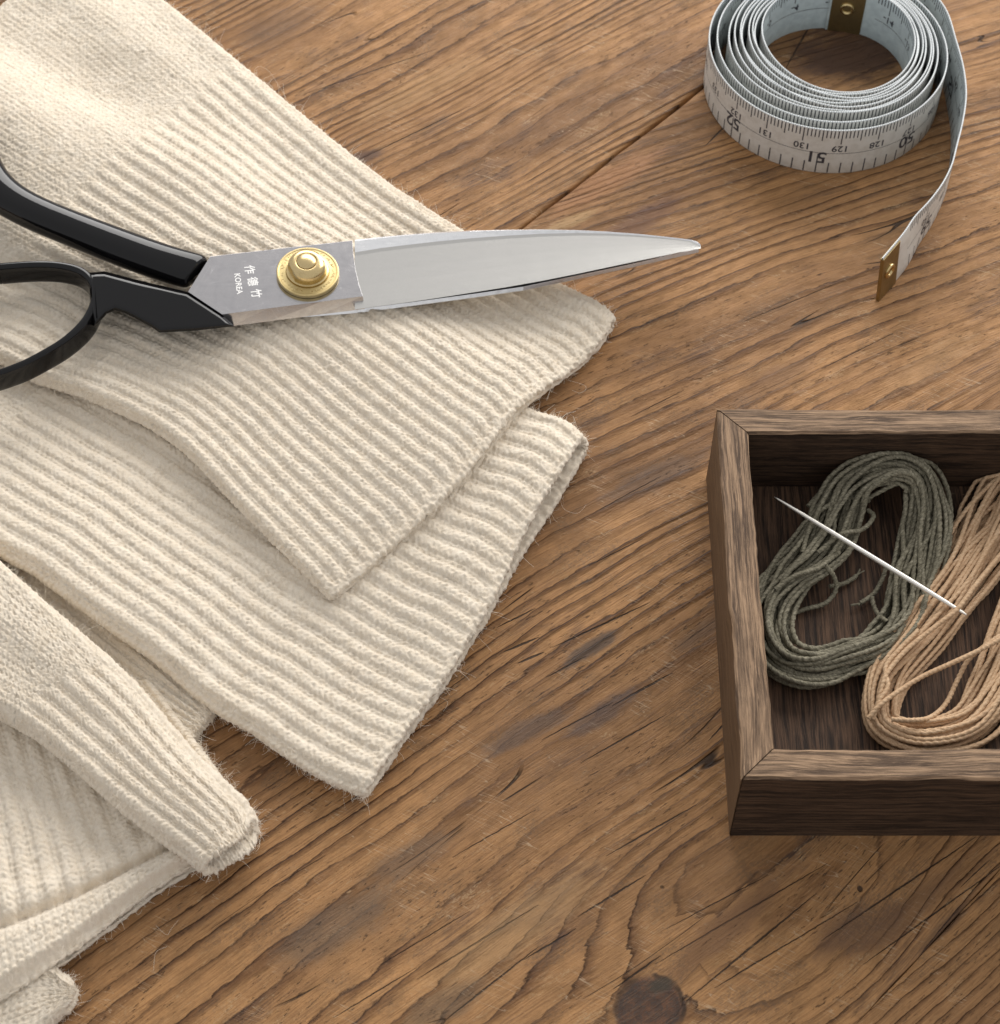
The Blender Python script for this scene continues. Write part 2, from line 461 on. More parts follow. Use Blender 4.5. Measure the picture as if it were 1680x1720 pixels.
def middle_field(uu, vv, R, top, gu, gv, kn, kr):
    def uv(x, y):
        p = U(x, y)
        i = int(np.argmin((top[:, 0] - p[0]) ** 2 + (top[:, 1] - p[1]) ** 2))
        return uu[i], vv[i]
    # rings open out towards the lower right, where the board is cut flat
    cu, cv = uv(930, 1640)
    w = np.exp(-((vv - cv - 1) / 14.0) ** 2)
    R = R - 3.4 * w * smooth(uu, cu - 10, cu + 42)
    cu, cv = uv(1330, 1560)
    R = R + 2.2 * np.exp(-((vv - cv) / 12.0) ** 2) * smooth(uu, cu - 40, cu) * smooth(uu, cu + 55, cu + 10)
    # knot: rings bend round it
    ku, kv = uv(1082, 1690)
    x = (uu - ku) / 7.6; y = (vv - kv) / 5.4
    r = np.sqrt(x * x + y * y)
    R = R + np.sign(y) * 1.2 * np.exp(-(np.abs(y)) / 1.1) * np.exp(-(x / 2.4) ** 2) * smooth(r, 0.5, 1.3)
    kr = np.minimum(kr, r)
    return R, np.ones_like(kn), kr


pdv = (J1[1] - J1[0]); pdv = pdv / np.linalg.norm(pdv)
qdv = np.array([pdv[1], -pdv[0], 0.0])
q2 = float(np.dot(0.5 * (J2[0] + J2[1]) - J1[0], qdv))
plank(-230.0, -0.28, 35.0, 3.0, 3)
plank(0.28, q2 - 0.05, 32.5, 4.4, 5, middle_field, 0.0021, 0.5, 0.12)
plank(q2 + 0.05, q2 + 235.0, 39.0, 2.6, 8, None, 0.0, 0.12, 0.5)

# ------------------------------------------------------------------ knitted sweater
def build_wool():
    b = NB('oatmeal_wool')
    o = b.obj()
    n1 = b.noise(o, 0.35, 3, 0.6)
    n2 = b.noise(o, 3.2, 3, 0.7)
    n3 = b.noise(o, 9.0, 2, 0.7)
    c = b.mix(b.step(n1, 0.35, 0.68), (0.750, 0.640, 0.492), (0.790, 0.692, 0.555))
    c = b.mix(b.step(n2, 0.36, 0.66, 0.0, 0.5), c, (0.85, 0.775, 0.655))
    c = b.mix(b.step(n3, 0.52, 0.72, 0.0, 0.35), c, (0.53, 0.405, 0.275))
    nrm = b.bump(b.mth('ADD', b.mth('MULTIPLY', n3, 0.6), n2), 0.22, 0.75)
    b.set(Base_Color=c, Roughness=0.95, Normal=nrm, Specular_IOR_Level=0.12, Sheen_Weight=0.25, Sheen_Roughness=0.6)
    return b.m


def build_fuzz():
    b = NB('wool_fibre')
    b.set(Base_Color=(0.88, 0.80, 0.68), Roughness=0.9, Specular_IOR_Level=0.1)
    return b.m


wool = build_wool()
fuzz_mat = build_fuzz()
sweater = empty('knitted_sweater', 'cream ribbed wool sweater folded flat beneath the black handled scissors', 'sweater', U(300, 900))
knz = VNoise(21); knz2 = VNoise(22); knz3 = VNoise(23)


def stitch_v(x, b):
    """one knit wale, x from -1 to 1 across: two slanted legs"""
    ax = np.abs(x)
    prof = np.clip(1 - ((ax - 0.40) / 0.62) ** 2, 0, 1)
    ph = b - 0.62 * ax
    f = ph - np.floor(ph)
    s = np.clip(np.sin(np.pi * f), 0, 1) ** 0.55
    return prof ** 0.6 * (1 - smooth(ax, 0.0, 0.28) * 0.75 * (1 - s) - 0.25 * (1 - s))


def knit_height(a, b, rib, seed):
    """a in rib periods, b in courses; rib 0..1 blends plain knitting into ribbing"""
    aw = a + 0.022 * knz(b * 0.21 + seed, a * 2.0) + 0.02 * knz2(b * 0.9, a * 2 + seed)
    wi = np.floor(aw)
    bj = b + 0.35 * knz(wi * 7.3 + seed, b * 0.12) + 0.12 * knz3(wi * 3.1, b * 0.8)
    pa = aw - wi
    x = (pa - 0.31) / 0.31 + 0.10 * knz3(bj * 0.55, wi * 2.7)
    ridge = np.abs(x) < 1
    amp = 1 + 0.34 * knz2(np.floor(bj) * 0.77 + seed, wi * 5.1)
    hump = np.sqrt(np.clip(1 - x * x, 0, 1))
    hr = 0.39 * hump + 0.40 * stitch_v(x, bj) * amp
    y = (pa - 0.81) / 0.19                                             # valley, -1..1
    bb = bj + 0.5
    row = 0.5 + 0.5 * np.cos(2 * np.pi * (bb + 0.16 * np.cos(np.pi * 2 * y)))
    hv = -0.02 + 0.42 * row * (0.55 + 0.45 * np.cos(np.pi * 2 * y)) * amp
    hrib = np.where(ridge, np.maximum(hr, 0.02), hv)
    a3 = a * 3 + 0.05 * knz(b * 0.3, a * 3 + seed)
    w3 = np.floor(a3)
    b3 = b + 0.25 * knz(w3 * 5.7 + seed, b * 0.15)
    x3 = ((a3 - w3) - 0.5) * 2
    hp = 0.30 + 0.52 * stitch_v(x3, b3) * (1 + 0.25 * knz2(np.floor(b3) * 0.9, w3 * 3.3 + seed))
    return hp * (1 - rib) + hrib * rib


def knit_piece(name, cuffname, Lpx, Rpx, base, th, rib_t, period, course=1.42, seed=0.0, hem_off=None, relief=None,
               tf=2.3, ds=0.30, dt=0.275, inner=7.0, closed=0.46, ub=1.1, rib_end=None, t_split=True, label=None, lip=None):
    """a flattened knitted tube between a left and a right edge (photo points), open at its far end t=1"""
    nt0 = 60
    tt = np.linspace(0, 1, nt0)
    Lp = catmull(Lpx, nt0); Rp = catmull(Rpx, nt0)
    L3 = np.array([U(x, y, base(0.0, t) + 0.5 * th(0.0, t)) for (x, y), t in zip(Lp, tt)])
    R3 = np.array([U(x, y, base(1.0, t) + 0.5 * th(1.0, t)) for (x, y), t in zip(Rp, tt)])
    length = 0.5 * (np.linalg.norm(np.diff(L3[:, :2], axis=0), axis=1).sum() + np.linalg.norm(np.diff(R3[:, :2], axis=0), axis=1).sum())
    Wm = float(np.mean(np.linalg.norm(R3[:, :2] - L3[:, :2], axis=1)))
    thm = float(th(0.5, 0.9))
    nt = int(length / dt)
    t = np.linspace(0, 1, nt)
    # around the tube: side roll, top, side roll, coarse underside
    arc = math.pi / 2 * thm
    ntop = int(Wm / ds); nside = int(arc / ds)
    w_loop = []                                                        # (lateral 0..1, vertical -1..1, normal lateral, normal vertical, arc mm)
    r = thm / 2
    al = np.linspace(-math.pi / 2, math.pi / 2, nside)
    lateral = []; vert = []; nl = []; nv = []; sarc = []
    for k, a_ in enumerate(al):                                        # left roll, from the underside up
        lateral.append(('L', math.cos(a_))); vert.append(math.sin(a_)); nl.append(-math.cos(a_)); nv.append(math.sin(a_)); sarc.append(-arc + arc * k / (nside - 1))
    xs = np.linspace(0, 1, ntop + 2)[1:-1]
    for x in xs:
        lateral.append(('M', x)); vert.append(1.0); nl.append(0.0); nv.append(1.0); sarc.append(x * (Wm - 2 * r))
    for k, a_ in enumerate(al[::-1]):
        lateral.append(('R', math.cos(a_))); vert.append(math.sin(a_)); nl.append(math.cos(a_)); nv.append(math.sin(a_)); sarc.append((Wm - 2 * r) + arc * k / (nside - 1))
    for x in np.linspace(1, 0, int(Wm / ub))[1:-1]:
        lateral.append(('M', x)); vert.append(-1.0); nl.append(0.0); nv.append(-1.0); sarc.append(Wm - 2 * r + arc + (1 - x) * (Wm - 2 * r))
    ncol = len(lateral)
    kind = np.array([0 if q[0] == 'L' else 1 if q[0] == 'M' else 2 for q in lateral])
    lv = np.array([q[1] for q in lateral]); vert = np.array(vert); nl = np.array(nl); nv = np.array(nv); sarc = np.array(sarc)

    # rows: outer surface, rim, then a little of the inside
    nrim = 9; nin = 14
    rows_t = np.r_[t, np.ones(nrim + nin)]
    Li = np.stack([np.interp(rows_t, tt, L3[:, i]) for i in range(3)], 1)
    Ri = np.stack([np.interp(rows_t, tt, R3[:, i]) for i in range(3)], 1)
    lat = Ri - Li; lat[:, 2] = 0
    Wt = np.linalg.norm(lat, axis=1); lat /= Wt[:, None]
    T = np.gradient(0.5 * (Li[:nt] + Ri[:nt]), axis=0); T[:, 2] = 0
    T /= np.linalg.norm(T, axis=1)[:, None]
    T = np.vstack([T, np.repeat(T[-1:], nrim + nin, 0)])
    rr = np.minimum(r, Wt * 0.45)
    RT_, KD = np.meshgrid(rows_t, kind, indexing='ij')
    xlat = np.where(kind[None] == 0, rr[:, None] * (1 - lv[None]),
                    np.where(kind[None] == 2, Wt[:, None] - rr[:, None] * (1 - lv[None]),
                             rr[:, None] + lv[None] * (Wt - 2 * rr)[:, None]))
    s = xlat / Wt[:, None]
    bz = base(s, RT_); hz = th(s, RT_)
    z = bz + hz * 0.5 * (1 + vert[None])
    upw = np.clip((vert[None] + 1) * 0.5, 0, 1)
    if relief is not None:
        z = z + relief(s, RT_) * upw
    pos = np.zeros((len(rows_t), ncol, 3))
    pos[..., 0] = Li[:, None, 0] + lat[:, None, 0] * xlat
    pos[..., 1] = Li[:, None, 1] + lat[:, None, 1] * xlat
    pos[..., 2] = z
    if hem_off is not None:
        ho = hem_off(s) * smooth(RT_, 0.55, 1.0)
        pos[..., 0] += T[:, None, 0] * ho
        pos[..., 1] += T[:, None, 1] * ho
    if lip is not None:                                                # the under layer reaches past the upper one
        lo_ = lip(s) * smooth(RT_, 0.86, 1.0) * (1 - upw)
        pos[..., 0] += T[:, None, 0] * lo_
        pos[..., 1] += T[:, None, 1] * lo_
    # row-to-row distance along t gives the course count
    mid = 0.5 * (Li[:nt] + Ri[:nt])
    bl = np.r_[0, np.cumsum(np.linalg.norm(np.diff(mid[:, :2], axis=0), axis=1))]
    blr = np.r_[bl, bl[-1] + np.arange(1, nrim + nin + 1) * 0.3]
    # normals, then rim rolling inwards
    N = np.zeros_like(pos)
    N[..., 0] = lat[:, None, 0] * nl[None]; N[..., 1] = lat[:, None, 1] * nl[None]; N[..., 2] = nv[None]
    roll = np.r_[np.zeros(nt), np.linspace(0, math.pi, nrim + 1)[1:], np.full(nin, math.pi)]
    tfx = np.minimum(tf, closed * hz)
    back = np.r_[np.zeros(nt + nrim), np.linspace(0, inner, nin + 1)[1:]]
    ins = (1 - np.cos(roll))[:, None] * 0.5 * tfx
    fwd = np.sin(roll)[:, None] * 0.5 * tfx
    pos = pos - N * ins[..., None] + T[:, None, :] * (fwd - back[:, None])[..., None]
    ND = N * np.cos(roll)[:, None, None] + T[:, None, :] * np.sin(roll)[:, None, None]
    a = (sarc[None] + 40.0) / period * np.ones((len(rows_t), 1))
    bcourse = (blr / course)[:, None] * np.ones((1, ncol))
    rt = rib_t(s)
    rib = smooth(RT_, rt - 0.008, rt + 0.012)
    if rib_end is not None:
        rib = rib * (1 - smooth(RT_, rib_end(s) - 0.006, rib_end(s) + 0.006))
    h = knit_height(a, bcourse, rib, seed)
    # the rim is a bound edge: ribs flatten into it
    rimflat = smooth(RT_, 1 - 2.8 / length, 1.0 - 0.4 / length) * 0.80
    h = h * (1 - rimflat) + 0.5 * rimflat * (0.80 + 0.22 * np.sin(a * 2 * np.pi * 2.5 + knz(a, a * 0.3) * 2) + 0.8 * knz3(a * 4.3, bcourse * 2.6))
    h = np.where(back[:, None] > 0, h * 0.8, h)
    low = 0.5 * knz(pos[..., 0] * 0.05 + seed, pos[..., 1] * 0.05) + 0.22 * knz2(pos[..., 0] * 0.16, pos[..., 1] * 0.16 + seed)
    pos[..., 2] += low * upw
    h = h + 0.17 * knz3(a * 9.0 + seed, bcourse * 3.1) + 0.13 * knz2(a * 19.0, bcourse * 6.7 + seed)
    pos = pos + ND * (h - 0.5)[..., None]
    pos[..., 2] = np.maximum(pos[..., 2], 0.12)
    F = grid_faces(len(rows_t), ncol, True)
    V = pos.reshape(-1, 3)
    body = np_mesh(name, V, F, sweater, [wool], True)
    bpy_fix_normals(body.data, ND.reshape(-1, 3))
    if label:
        body['label'] = label
    # split the ribbed end off as its own mesh
    if t_split:
        ribv = (RT_ >= rt - 0.002).reshape(-1)
        fr_ = ribv[F].all(1)
        bodyF = F[~fr_]; cuffF = F[fr_]
        mesh_replace(body, V, bodyF)
        cuff = np_mesh(cuffname, V, cuffF, body, [wool], True)
        trim_mesh(body); trim_mesh(cuff)
    top = (np.arange(ncol) < 2 * nside + ntop)
    sel = np.zeros(pos.shape[:2], bool); sel[:nt + nrim - 2, top] = True
    edge = np.zeros_like(sel); edge[nt - 6:nt + nrim, :] = True; edge[:nt, :2 * nside // 2] = True; edge[:nt, nside + ntop:2 * nside + ntop] = True
    FUZZ_EDGE.append((pos[edge], ND[edge], int(length * 12 + Wm * 26)))
    return body, pos[sel], ND[sel]


def mesh_replace(o, V, F):
    me = o.data
    mats = list(me.materials)
    old = me
    me = bpy.data.meshes.new(old.name)
    n, k = F.shape
    me.vertices.add(len(V)); me.vertices.foreach_set('co', (V * MM).ravel())
    me.loops.add(n * k); me.loops.foreach_set('vertex_index', F.astype(np.int32).ravel())
    me.polygons.add(n); me.polygons.foreach_set('loop_start', np.arange(0, n * k, k, dtype=np.int32))
    me.update(calc_edges=True)
    for m in mats:
        me.materials.append(m)
    me.polygons.foreach_set('use_smooth', np.ones(n, bool))
    o.data = me
    bpy.data.meshes.remove(old)


def trim_mesh(o):
    """drop vertices no face uses"""
    me = o.data
    n = len(me.polygons)
    L = np.zeros(n * 4, np.int32); me.loops.foreach_get('vertex_index', L)
    V = np.zeros(len(me.vertices) * 3); me.vertices.foreach_get('co', V); V = V.reshape(-1, 3)
    u, inv = np.unique(L, return_inverse=True)
    mesh_replace(o, V[u] / MM, inv.reshape(-1, 4))


def bpy_fix_normals(me, ND):
    """flip all faces if the first few point the wrong way"""
    tot = 0.0
    for p in list(me.polygons)[:4000:200]:
        tot += p.normal.dot(Vector(ND[p.vertices[0]]))
    if tot < 0:
        me.flip_normals()


fuzz_pts = []
FUZZ_EDGE = []

# top sleeve
A_L = [(-470, 400), (-330, 470), (-200, 530), (-90, 575), (0, 608), (60, 640), (130, 662), (200, 692), (270, 728), (330, 778), (390, 842), (440, 892), (500, 952), (548, 1000)]
A_R = [(150, -85), (270, 2), (330, 52), (430, 132), (520, 206), (600, 271), (690, 336), (780, 391), (870, 440), (960, 490), (1005, 512), (1028, 530)]
a_base = lambda s, t: 7.0 * (1 - smooth(s, 0.60, 0.90)) * (1 - 0.25 * smooth(t, 0.7, 1.0)) + 0.3 + 2.0 * (1 - smooth(t, 0.0, 0.4)) * (1 - np.asarray(s))
a_th = lambda s, t: 5.4 - 1.0 * smooth(t, 0.95, 1.0) + 0 * np.asarray(s) + 1.6 * (1 - smooth(t, 0.05, 0.5))


def a_relief(s, t):
    far = 1 - smooth(t, 0.16, 0.40)
    return (-4.6 * np.exp(-((s - 0.70 - 0.18 * (t - 0.2)) / 0.085) ** 2) + 3.0 * np.exp(-((s - 0.87) / 0.07) ** 2)
            + 2.6 * np.exp(-((s - 0.52) / 0.11) ** 2)) * far + 0.7 * np.sin(s * 9 + t * 4) * smooth(t, 0.3, 0.6)


def hem_curve(xs_, ys_):
    xd = np.linspace(0, 1, 201); yd = np.interp(xd, xs_, ys_)
    k_ = np.hanning(25); k_ /= k_.sum()
    yd = np.convolve(np.pad(yd, 12, mode='edge'), k_, 'valid')
    return lambda s: np.interp(np.clip(s, 0, 1), xd, yd)


a_hem = hem_curve([0, .05, .15, .27, .38, .46, .56, .62, .73, .83, .93, 1], [0.4, 1.5, 2.6, 3.9, 4.4, 3.6, 2.4, 1.2, 1.6, 2.5, 2.4, 0.6])
o, p, n = knit_piece('sleeve', 'ribbed_cuff', A_L, A_R, a_base, a_th, lambda s: 0.34 - 0.045 * np.asarray(s), 4.15, seed=1.0, hem_off=a_hem, relief=a_relief, closed=0.497,
                     label='upper sleeve with ribbed cuff lying under the scissors')
fuzz_pts.append((p, n, 24000))

# second sleeve under it
B_L = [(-330, 735), (-150, 838), (0, 936), (60, 970), (130, 1022), (200, 1072), (270, 1122), (350, 1190), (420, 1232), (500, 1286), (560, 1320), (606, 1338)]
B_R = [(150, 290), (330, 390), (500, 480), (700, 590), (800, 640), (890, 686), (945, 702), (978, 730)]
b_base = lambda s, t: 0.3 + 4.6 * (1 - smooth(s, 0.0, 0.5)) * (1 - smooth(t, 0.45, 0.8)) + 1.0 * smooth(s, 0.8, 0.95) * smooth(t, 0.9, 1.0)
b_th = lambda s, t: 6.6 + 1.3 * smooth(s, 0.62, 0.85) * (1 - smooth(s, 0.9, 1.0)) * smooth(t, 0.8, 1.0) - 0.9 * (1 - smooth(s, 0.5, 0.8)) * smooth(t, 0.7, 1.0)
b_relief = lambda s, t: 0.8 * np.sin(s * 8.0 + 1.0 + t * 2) * smooth(t, 0.2, 0.5)
b_hem = hem_curve([0, .13, .22, .3, .4, .5, .6, .68, .8, .9, 1], [0, 0.5, 1.0, 2.0, 2.2, 2.3, 1.6, 0.5, 0.1, 0.3, 0])
o, p, n = knit_piece('sleeve', 'ribbed_cuff', B_L, B_R, b_base, b_th, lambda s: 0.215 + 0.02 * np.asarray(s), 4.35, seed=5.0, hem_off=b_hem, relief=b_relief,
                     tf=2.0, ub=0.5, lip=lambda s: 1.7 * smooth(s, 0.55, 0.8), label='lower sleeve with ribbed cuff partly covered by the other sleeve')
fuzz_pts.append((p, n, 20000))

# narrow folded end at the left
C_L = [(-140, 1135), (0, 1206), (30, 1222), (80, 1255), (150, 1315), (220, 1375), (280, 1420), (334, 1458)]
C_R = [(-120, 835), (0, 947), (60, 1000), (130, 1060), (190, 1112), (240, 1160), (290, 1220), (340, 1276), (390, 1322), (420, 1350), (432, 1374)]
c_base = lambda s, t: 5.4 - 3.6 * smooth(s, 0.3, 0.95) * smooth(t, 0.35, 0.9) + 0 * np.asarray(t)
c_th = lambda s, t: 8.0 + 1.2 * (1 - smooth(t, 0.3, 0.7)) - 2.0 * smooth(t, 0.80, 1.0) - 0.6 * smooth(t, 0.85, 1.0) * smooth(s, 0.25, 0.7)
c_relief = lambda s, t: 1.3 * np.exp(-((s - 0.62) / 0.2) ** 2) * (1 - smooth(t, 0.85, 1.0))
c_hem = lambda s: 1.4 * np.sin(np.pi * np.clip(s, 0, 1)) - 1.4 * smooth(s, 0.72, 1.0)
o, p, n = knit_piece('body_fold', 'ribbed_hem', C_L, C_R, c_base, c_th, lambda s: 0.33 + 0.23 * np.asarray(s), 4.6, seed=9.0, hem_off=c_hem, relief=c_relief,
                     tf=2.0, inner=6, ub=0.5, lip=lambda s: 1.4 + 0.8 * smooth(s, 0.2, 0.7), label='narrow tube shaped fold with an open ribbed end')
fuzz_pts.append((p, n, 9000))

# wide hem under the narrow fold
E_L = [(-170, 1120), (-130, 1400), (-95, 1738)]
E_R = [(260, 1150), (350, 1270), (436, 1392)]
e_base = lambda s, t: 0.3 + 3.4 * (1 - smooth(s, 0.2, 0.6)) * smooth(t, 0.3, 0.9) + 0 * np.asarray(t)
e_th = lambda s, t: 5.2 - 3.0 * smooth(t, 0.95, 1.0) + 0 * np.asarray(s) * np.asarray(t)
e_crease = lambda s: 0.775 + 0.14 * np.asarray(s)


def e_relief(s, t):
    d = t - e_crease(s)
    return -1.9 * np.exp(-(d / 0.016) ** 2) + 1.0 * smooth(d, 0.0, 0.06) + 0.9 * np.exp(-((d + 0.06) / 0.05) ** 2)


e_hem = lambda s: 2.5 * np.sin(np.pi * np.clip(s, 0, 1) * 2.2) * 0.6
o, p, n = knit_piece('body_hem', 'ribbed_hem', E_L, E_R, e_base, e_th, lambda s: -0.1 + 0 * np.asarray(s), 4.3, seed=13.0, hem_off=e_hem, relief=e_relief,
                     rib_end=e_crease, t_split=False, closed=0.497, label='wide ribbed hem with a rolled plain edge')
fuzz_pts.append((p, n, 9000))

# corner of the lower layer at the bottom left
F_L = [(-150, 1830), (0, 1775), (60, 1745), (100, 1708)]
F_R = [(-150, 1640), (0, 1618), (70, 1612), (112, 1640)]
o, p, n = knit_piece('body_hem', 'ribbed_hem', F_L, F_R, lambda s, t: 0.3 + 0 * np.asarray(s) * np.asarray(t), lambda s, t: 5.6 + 0 * np.asarray(s) * np.asarray(t),
                     lambda s: 2.0 + 0 * np.asarray(s), 4.3, seed=17.0, hem_off=lambda s: 1.6 * np.sin(np.pi * np.clip(s, 0, 1)), t_split=False, ds=0.3, dt=0.28,
                     label='plain knit corner of the lowest layer')
fuzz_pts.append((p, n, 1500))

# shaded piece between the lower sleeve and the narrow fold
D_L = [(-200, 1010), (40, 1120), (180, 1180), (316, 1246)]
D_R = [(-90, 800), (120, 950), (250, 1080), (362, 1186)]
o, p, n = knit_piece('body_hem', 'ribbed_hem', D_L, D_R, lambda s, t: 0.3 + 0 * np.asarray(s) * np.asarray(t), lambda s, t: 4.2 + 0 * np.asarray(s) * np.asarray(t),
                     lambda s: -0.1 + 0 * np.asarray(s), 4.2, seed=19.0, t_split=False, ds=0.3, dt=0.28, label='shaded ribbed edge tucked beneath the lower sleeve')
fuzz_pts.append((p, n, 1500))


def build_fuzz_curves(name, groups, parent):
    P0 = []; N0 = []
    LS = []
    for gi, (p, n, k) in enumerate(groups):
        LS.append(np.full(k, 1.0 if gi < len(fuzz_pts) else 1.55))
        i = rng.integers(0, len(p), k)
        P0.append(p[i]); N0.append(n[i])
    P0 = np.vstack(P0); N0 = np.vstack(N0)
    m = len(P0); K = 6
    d = N0 * 0.55 + rng.normal(0, 0.75, (m, 3)); d /= np.linalg.norm(d, axis=1)[:, None]
    curl = rng.normal(0, 1.0, (m, 3))
    ln = np.clip(rng.gamma(2.0, 0.50, m) * np.concatenate(LS), 0.4, 6.0)
    pts = np.zeros((m, K, 3))
    cur = P0 - N0 * 0.12
    pts[:, 0] = cur
    for k in range(1, K):
        d = d + curl * 0.28 + rng.normal(0, 0.10, (m, 3)); d /= np.linalg.norm(d, axis=1)[:, None]
        cur = cur + d * (ln / (K - 1))[:, None]
        pts[:, k] = cur
    pts[..., 2] = np.maximum(pts[..., 2], 0.15)
    hc = bpy.data.hair_curves.new(name)
    hc.add_curves([K] * m)
    hc.attributes['position'].data.foreach_set('vector', (pts * MM).astype(np.float32).ravel())
    ra = hc.attributes.new('radius', 'FLOAT', 'POINT')
    rad = (rng.uniform(0.016, 0.036, m)[:, None] * np.linspace(1, 0.5, K)[None] * MM).astype(np.float32)
    ra.data.foreach_set('value', rad.ravel())
    hc.materials.append(fuzz_mat)
    o = bpy.data.objects.new(name, hc)
    COL.objects.link(o)
    o.parent = parent
    o.location = -parent.location
    o['kind'] = 'stuff'
    return o


build_fuzz_curves('wool_fuzz', fuzz_pts + FUZZ_EDGE, sweater)

# ------------------------------------------------------------------ scissors
SC_KX = -0.058


def S(x, y, dz=0.0):
    return U(x, y, 15.3 + dz, SC_KX)                                   # dz = 0 is the face of the upper blade


def metal(name, col, rough, scratch=0.3, grain=0.0, relief=0.03, mottle=0.5, scr=0.0):
    b = NB(name)
    o = b.obj()
    n1 = b.noise(o, 0.5, 4, 0.65)
    sep = b.n('ShaderNodeSeparateXYZ'); b.put(sep.inputs[0], o)
    st = b.noise(b.vec(b.mth('MULTIPLY', sep.outputs[0], 0.25), b.mth('MULTIPLY', sep.outputs[1], 6.0), sep.outputs[2]), 1, 3, 0.6)
    gr = b.noise(o, 7.0, 3, 0.75)
    r = b.mth('ADD', rough, b.mth('ADD', b.mth('MULTIPLY', b.mth('SUBTRACT', n1, 0.5), 0.44 * mottle), b.mth('MULTIPLY', b.mth('SUBTRACT', st, 0.5), scratch)))
    dark = tuple(c * 0.72 for c in col)
    c = b.mix(b.step(n1, 0.40, 0.72, 0.0, mottle), col, dark)
    c = b.mix(b.step(gr, 0.45, 0.70, 0.0, grain), c, dark)
    if scr:
        lines = None
        for k_, (ax_, fx, fy) in enumerate(((0.35, 0.05, 0.9), (-0.6, 0.07, 1.1), (1.2, 0.06, 0.8), (0.08, 0.03, 1.6))):
            ca_, sa_ = math.cos(ax_), math.sin(ax_)
            xx = b.mth('ADD', b.mth('MULTIPLY', sep.outputs[0], ca_ * fx), b.mth('MULTIPLY', sep.outputs[1], sa_ * fx))
            yy = b.mth('SUBTRACT', b.mth('MULTIPLY', sep.outputs[1], ca_ * fy), b.mth('MULTIPLY', sep.outputs[0], sa_ * fy))
            nn = b.noise(b.vec(xx, yy, 3.0 * k_), 1, 1, 0.5)
            mk_ = b.noise(b.vec(b.mth('MULTIPLY', sep.outputs[0], 0.16), b.mth('MULTIPLY', sep.outputs[1], 0.16), 5.0 + k_), 1, 2, 0.6)
            l_ = b.mth('MULTIPLY', b.step(b.mth('ABSOLUTE', b.mth('SUBTRACT', nn, 0.5)), 0.008, 0.002), b.step(mk_, 0.54, 0.66))
            lines = l_ if lines is None else b.mth('MAXIMUM', lines, l_)
        c = b.mix(b.mth('MULTIPLY', lines, scr), c, (0.86, 0.85, 0.84))
        r = b.mth('ADD', r, b.mth('MULTIPLY', lines, 0.35 * scr))
    h = b.mth('ADD', b.mth('MULTIPLY', gr, grain + 0.03), b.mth('MULTIPLY', st, scratch * 0.5))
    nrm = b.bump(h, relief, 0.5)
    b.set(Base_Color=c, Metallic=1.0, Roughness=r, Normal=nrm)
    return b.m


steel = metal('polished_steel', (0.50, 0.485, 0.485), 0.17, 0.08, 0.05, 0.003, 0.4, 0.13)
steel_satin = metal('satin_steel', (0.61, 0.595, 0.56), 0.215, 0.05, 0.40, 0.0015, 0.07, 0.0)
steel_edge = metal('honed_steel', (0.86, 0.86, 0.86), 0.22, 0.15, 0.0)
brass = metal('worn_brass', (0.66, 0.51, 0.26), 0.26, 0.10, 0.12, 0.012, 0.6, 0.1)
brass_tip = metal('tarnished_brass', (0.36, 0.28, 0.14), 0.42, 0.10, 0.35)
brass_dull = metal('dull_brass', (0.62, 0.49, 0.24), 0.38, 0.10, 0.35)


def build_black():
    b = NB('black_enamel')
    o = b.obj()
    n1 = b.noise(o, 0.25, 3, 0.6)
    n2 = b.noise(o, 2.5, 4, 0.7)
    n3 = b.noise(o, 0.9, 2, 0.5, 1.5)
    c = b.mix(b.step(n2, 0.60, 0.8, 0.0, 0.3), (0.0045, 0.0042, 0.0044), (0.014, 0.012, 0.012))
    r = b.mth('ADD', 0.06, b.mth('MULTIPLY', b.step(n3, 0.55, 0.75), 0.06))
    b.set(Base_Color=c, Roughness=r, Normal=b.bump(n1, 0.10, 0.25), Specular_IOR_Level=0.32)
    return b.m


black = build_black()
scissors = empty('tailor_scissors', 'large steel tailor scissors with glossy black handles and brass pivot on the sweater', 'scissors', S(517, 455, -6))


def loft(sections, caps=True):
    n = len(sections); m = len(sections[0])
    V = np.vstack([np.asarray(s_, float) for s_ in sections])
    F = [tuple(f) for f in grid_faces(n, m, True)]
    if caps:
        F.append(tuple(range(m))[::-1]); F.append(tuple(range((n - 1) * m, n * m)))
    return V, F


def fix_normals(o):
    bm = bmesh.new(); bm.from_mesh(o.data)
    bmesh.ops.recalc_face_normals(bm, faces=bm.faces)
    bm.to_mesh(o.data); bm.free()


def join_parts(parts):
    V = []; F = []; off = 0; mi = []
    for (v, f, m) in parts:
        V.append(np.asarray(v, float))
        for ff in f:
            F.append([i + off for i in ff]); mi.append(m)
        off += len(v)
    return np.vstack(V), F, mi


